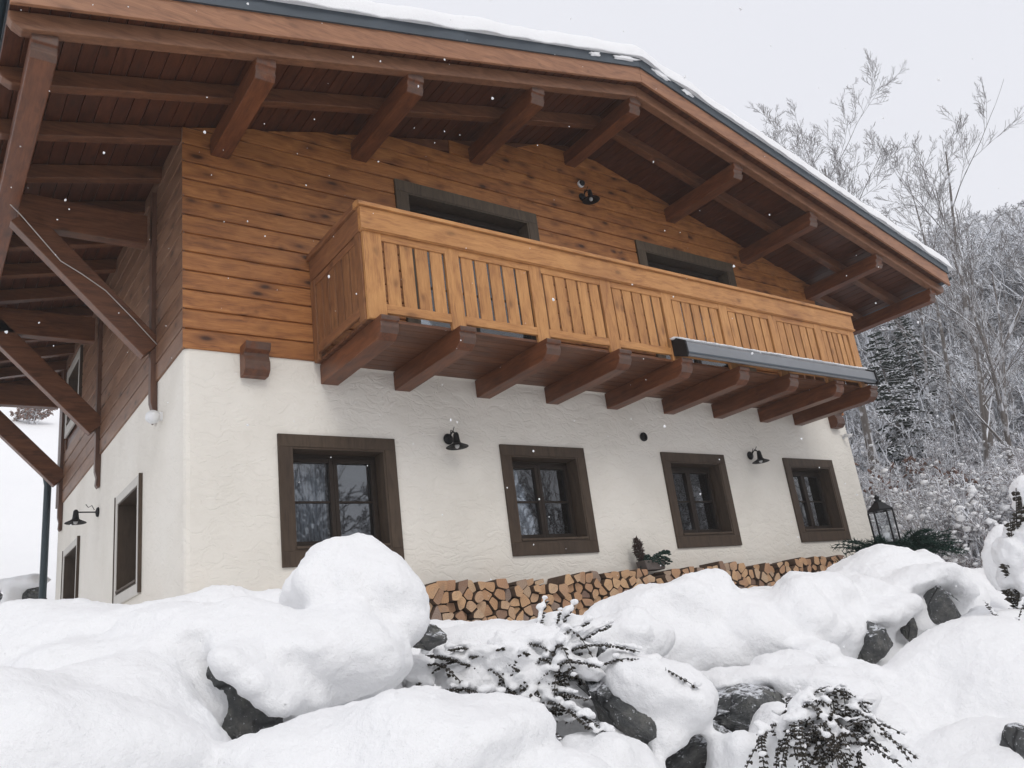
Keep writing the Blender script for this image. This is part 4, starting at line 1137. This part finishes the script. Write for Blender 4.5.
# heavily laden bush at the right edge
def edge_bush():
    base = at(1020, 615, 4.6); rg = random.Random(9)
    e = empty('snowy_bush', base); tag(e, 'upright bush at the right edge buried under tall lumps of snow', 'shrub')
    segs = []; leaves = []; sm = MB()
    for (u, v) in [(1016, 488), (1022, 500), (1010, 520), (1004, 560), (1018, 575), (1012, 610), (1024, 545), (1006, 590)]:
        leafy_stem(segs, leaves, (rg.uniform(-.03, .06), 0, 0), at(u, v, 4.55) - base, .02, rg, .035, .016, .006)
    for (u, v, ru, rv) in [(1025, 490, 12, 13), (1030, 505, 14, 15), (1020, 538, 14, 16), (1013, 556, 15, 22), (1018, 578, 13, 16), (1030, 598, 12, 12)]:
        lump(sm, at(u, v, 4.6) - base, (px(ru, 4.6), .12, px(rv, 4.6)), CAMROT, 3, wob=.35, seed=v)
    link('stems', seg_mesh('stems', segs, 'leafdark', 4), e); flat_leaves(leaves, 'foliage', 'leafdark', e)
    remeshed('snow_load', [sm], .013, 3, disp=.05, dscale=.07, parent=e)
edge_bush()

# planter with potted greenery standing on the firewood
def needles_ball(segs, c, r, n, rg, l=.05, w=.006):
    for _ in range(n):
        v = Vector((rg.gauss(0, 1), rg.gauss(0, 1), rg.gauss(0, 1))).normalized(); k = rg.random() ** .4
        p = Vector(c) + Vector((v.x * r[0] * k, v.y * r[1] * k, v.z * r[2] * k)); d = (v + Vector((rg.gauss(0, .5), rg.gauss(0, .5), rg.gauss(0, .5)))).normalized()
        segs.append((*p, *(p + d * l * rg.uniform(.6, 1.2)), w, w * .2))
def pot_plant():
    rg = random.Random(4); e = empty('planter', (5.45, -.17, -2.36)); tag(e, 'small dark planter with a heather and trailing sprigs on top of the firewood', 'planter')
    MB().prism([(-.15, 0), (.15, 0), (.18, .12), (-.18, .12)], 1, -.08, .08).build('pot', 'soil', e, bevel=.01)
    s_ = []
    needles_ball(s_, (-.17, 0, .27), (.05, .05, .14), 380, rg, .035, .008)
    link('heather', seg_mesh('heather', s_, m_bark('heather_dark', (.035, .02, .02), (.09, .06, .05), .8, .99, .6, 40), 3), e)
    s_ = []; lv = []
    for k in range(26):
        az = rg.uniform(0, 6.28); q = Vector((math.cos(az) * .26 + .06, math.sin(az) * .1 - .02, rg.uniform(.02, .22)))
        leafy_stem(s_, lv, (rg.uniform(-.1, .1), 0, .1), q, .05, rg, .04, .016, .003)
    link('sprigs', seg_mesh('sprigs', s_ + lv, 'needle_bare', 4), e)
pot_plant()
# lantern among fir sprigs on the end of the bank
def lantern():
    d = 7.6; top = at(880, 492, d); bot = at(889, 545, d); h = top.z - bot.z; e = empty('lantern', (bot.x, bot.y, bot.z)); 
    tag(e, 'dark six sided metal lantern standing in fir sprigs at the house corner', 'lantern')
    w = .105; up = Vector((0, 0, 1))
    hb = h * .66
    def hexa(r, z0, r1, z1, m): m.lathe([(0, z0), (r, z0), (r1, z1), (0, z1)], 6, (0, 0, 0), up)
    m = MB(); hexa(w * 1.08, 0, w * 1.08, .02, m); m.build('base', 'black', e)
    m = MB(); m.lathe([(w * .8, hb - .002), (w * 1.22, hb), (w * 1.22, hb + .012), (w * .62, hb + h * .14), (w * .35, hb + h * .19), (w * .38, hb + h * .215), (w * .2, hb + h * .22), (w * .2, hb + h * .25), (.0, hb + h * .27)], 6, (0, 0, 0), up); m.build('roof', 'black', e)
    m = MB(); m.lathe([(0, h * .90), (.02, h * .915), (.026, h * .94), (.016, h * .965), (.008, h * .98), (0, h)], 12, (0, 0, 0), up); m.build('finial', 'black', e, True)
    for k in range(6):
        t = math.pi * 2 * k / 6; a = Vector((math.sin(t), math.cos(t), 0))
        # follow the lathe's corner directions
        MB().beam(Vector((0, 0, .02)) + Vector((math.cos(t), math.sin(t), 0)) * w, Vector((0, 0, hb)) + Vector((math.cos(t), math.sin(t), 0)) * w * 1.02, .012, .012, (1, 0, .01)).build('post', 'black', e)
    m = MB(); m.lathe([(w * .93, .02), (w * .95, hb)], 6, (0, 0, 0), up); m.build('glass', 'lglass', e)
    MB().lathe([(0, .02), (.03, .02), (.03, .11), (0, .11)], 14, (0, 0, 0), up).build('candle', 'whiteplastic', e, True)
    rg = random.Random(8); pb = empty('fir_sprigs', bot + Vector((0, 0, -.12))); tag(pb, 'bundle of green fir sprigs in a planter around the foot of the lantern', 'greenery')
    MB().box(-.42, .42, -.22, .22, -.75, -.02).build('planter_box', 'soil', pb, bevel=.02)
    s_ = []
    for k in range(150):
        az = rg.uniform(0, 6.28); q = CAMROT @ Vector((math.cos(az) * rg.uniform(.15, .62) + .10, math.sin(az) * .25, rg.uniform(-.05, .20)))
        p0 = Vector((q.x * .25, q.y * .3, 0)); n = 9
        if -.1 < (CAMROT.transposed() @ q).x < .12 and q.z > .12: q.z = .1
        for i in range(n):
            a = p0.lerp(q, i / n) + Vector((0, 0, .05 * math.sin(i / n * 3.1))); b = p0.lerp(q, (i + 1) / n) + Vector((0, 0, .05 * math.sin((i + 1) / n * 3.1))); s_.append((*a, *b, .004, .004))
            for j in range(7):
                c = a.lerp(b, rg.random()); v = Vector((rg.gauss(0, 1), rg.gauss(0, 1), rg.gauss(0, .6))).normalized(); v = (v + (b - a).normalized() * .8).normalized()
                s_.append((*c, *(c + v * .045), .004, .001))
    link('sprigs', seg_mesh('sprigs', s_, 'needle_bare', 3), pb)
lantern()
def potted_cypress():
    rg = random.Random(14); e = empty('potted_cypress', (-.42, 4.35, -3.02)); tag(e, 'small dark potted cypress by the door on the left wall', 'plant')
    MB().lathe([(0, 0), (.12, 0), (.16, .26), (.13, .26), (0, .24)], 18).build('pot', 'soil', e, True)
    s_ = []
    for k in range(900):
        z = rg.random(); r = .15 * (1 - z) ** .6 * (.5 + .5 * rg.random()); az = rg.uniform(0, 6.28)
        p = Vector((math.cos(az) * r, math.sin(az) * r, .25 + z * .75)); s_.append((*p, *(p + Vector((math.cos(az) * .03, math.sin(az) * .03, .05))), .012, .002))
    link('foliage', seg_mesh('foliage', s_, m_bark('cypress_brown', (.03, .022, .018), (.08, .06, .045), .8, .99, .5, 30), 3), e)
potted_cypress()

# trees across the road, behind the viewer: only their reflections show in the panes
for i, (x, y, h) in enumerate([(-2, -24, 13), (4, -27, 15), (9, -23, 12), (15, -30, 16), (22, -25, 14), (-9, -28, 14), (30, -32, 16)]):
    e = bare_tree(300 + i, (x, y, ground_z(x, y)), h, .2, ['bare tree mirrored in the ground floor panes, %s' % w_ for w_ in ('nearest the viewer', 'second along the road', 'shortest of the row', 'tallest of the row', 'towards the valley', 'left end of the row', 'right end of the row')][i], lev=3, kids=(6, 8), group='trees across the road', minr=.02)

def wood_across():
    rg = random.Random(5); protos = []; out = []
    for k in range(4):
        sg = []; g = random.Random(400 + k)
        grow(g, Vector((0, 0, 0)), Vector((0, 0, 1)), 9, .14, 3, sg, sg, (8, 10), (30, 65), .04, .09, .05, .03, 7, None, (.3, .5)); protos.append(np.array(sg))
    for k in range(70):
        x, y = rg.uniform(-16, 62), rg.uniform(-44, -31); S = protos[k % 4].copy(); s_ = rg.uniform(.8, 1.5); a = rg.uniform(0, 6.28); c, n = math.cos(a), math.sin(a)
        for o in (0, 3):
            X, Y = S[:, o].copy(), S[:, o + 1].copy(); S[:, o] = (X * c - Y * n) * s_ + x; S[:, o + 1] = (X * n + Y * c) * s_ + y; S[:, o + 2] = S[:, o + 2] * s_ + ground_z(x, y)
        out.append(S)
    tag(link('wood_across_road', seg_mesh('wood_across_road', np.concatenate(out), 'bark', 3)), 'dense dark wood across the road, seen only mirrored in the panes', 'wood', None, 'stuff')
wood_across()

# ------------------------------------------------------------------ falling snow
def flakes():
    rg = random.Random(21); mb = MB()
    for k in range(320):
        u, v, d = rg.uniform(-60, 1080), rg.uniform(-40, 700), 1.6 + 5.2 * rg.random() ** .8
        p = at(u, v, d)
        if p.y > -1.8 and p.x > -1.8: continue
        r = rg.uniform(.0016, .0036)
        lump(mb, p, (r, r, r * rg.uniform(.8, 1.6)), None, 1, wob=.8, seed=k)
    tag(mb.build('falling_snow', 'snow', None, True), 'small snowflakes drifting through the air in front of the house', 'snowflakes', None, 'stuff')
flakes()

#TAIL
hz = MB().box(-45, 115, -48, 100, -7.5, 42).build('haze', 'glass')
hm = bpy.data.materials.new('haze'); hm.use_nodes = True; hn = hm.node_tree; hn.nodes.clear()
ho = hn.nodes.new('ShaderNodeOutputMaterial'); hv = hn.nodes.new('ShaderNodeVolumePrincipled'); hv.inputs['Color'].default_value = (1, 1, 1, 1)
hv.inputs['Density'].default_value = .0013; hn.links.new(hv.outputs[0], ho.inputs['Volume'])
hz.data.materials.clear(); hz.data.materials.append(hm); tag(hz, 'pale snowy air between the house and the far slope', None, None, 'stuff')
w = bpy.data.worlds.new('World'); sc.world = w; w.use_nodes = True; nt = w.node_tree; nt.nodes.clear()
SUN_EL, SUN_AZ = 42, 192          # azimuth measured clockwise from +Y
sky = nt.nodes.new('ShaderNodeTexSky'); sky.sky_type = 'NISHITA'; sky.sun_disc = False
sky.sun_elevation = R_(SUN_EL); sky.sun_rotation = R_(SUN_AZ); sky.dust_density = 4; sky.air_density = 1
tc = nt.nodes.new('ShaderNodeTexCoord'); nz = nt.nodes.new('ShaderNodeTexNoise'); nz.inputs['Scale'].default_value = 1.6; nz.inputs['Detail'].default_value = 4
nt.links.new(tc.outputs['Generated'], nz.inputs['Vector'])
rp = nt.nodes.new('ShaderNodeMix'); rp.data_type = 'RGBA'
rp.inputs[6].default_value = (7.7, 7.8, 8.4, 1); rp.inputs[7].default_value = (8.3, 8.35, 8.75, 1)
nt.links.new(nz.outputs[0], rp.inputs[0])
mx = nt.nodes.new('ShaderNodeMix'); mx.data_type = 'RGBA'; mx.inputs[0].default_value = .93
nt.links.new(sky.outputs[0], mx.inputs[6]); nt.links.new(rp.outputs[2], mx.inputs[7])
bg = nt.nodes.new('ShaderNodeBackground'); bg.inputs[1].default_value = .1
nt.links.new(mx.outputs[2], bg.inputs[0])
wo = nt.nodes.new('ShaderNodeOutputWorld'); nt.links.new(bg.outputs[0], wo.inputs[0])
ld = bpy.data.lights.new('sun', 'SUN'); ld.energy = .8; ld.angle = R_(25); ld.color = (1, .97, .93)
lo = bpy.data.objects.new('sun', ld); COL.objects.link(lo)
az = R_(SUN_AZ); el = R_(SUN_EL)
dv = Vector((math.sin(az) * math.cos(el), math.cos(az) * math.cos(el), math.sin(el)))
lo.rotation_euler = dv.to_track_quat('Z', 'Y').to_euler()
sc.view_settings.view_transform = 'Standard'; sc.view_settings.look = 'None'; sc.view_settings.gamma = 1; sc.view_settings.exposure = .14
sc.cycles.volume_bounces = 2; sc.cycles.max_bounces = 8; sc.cycles.diffuse_bounces = 5; sc.cycles.transparent_max_bounces = 12
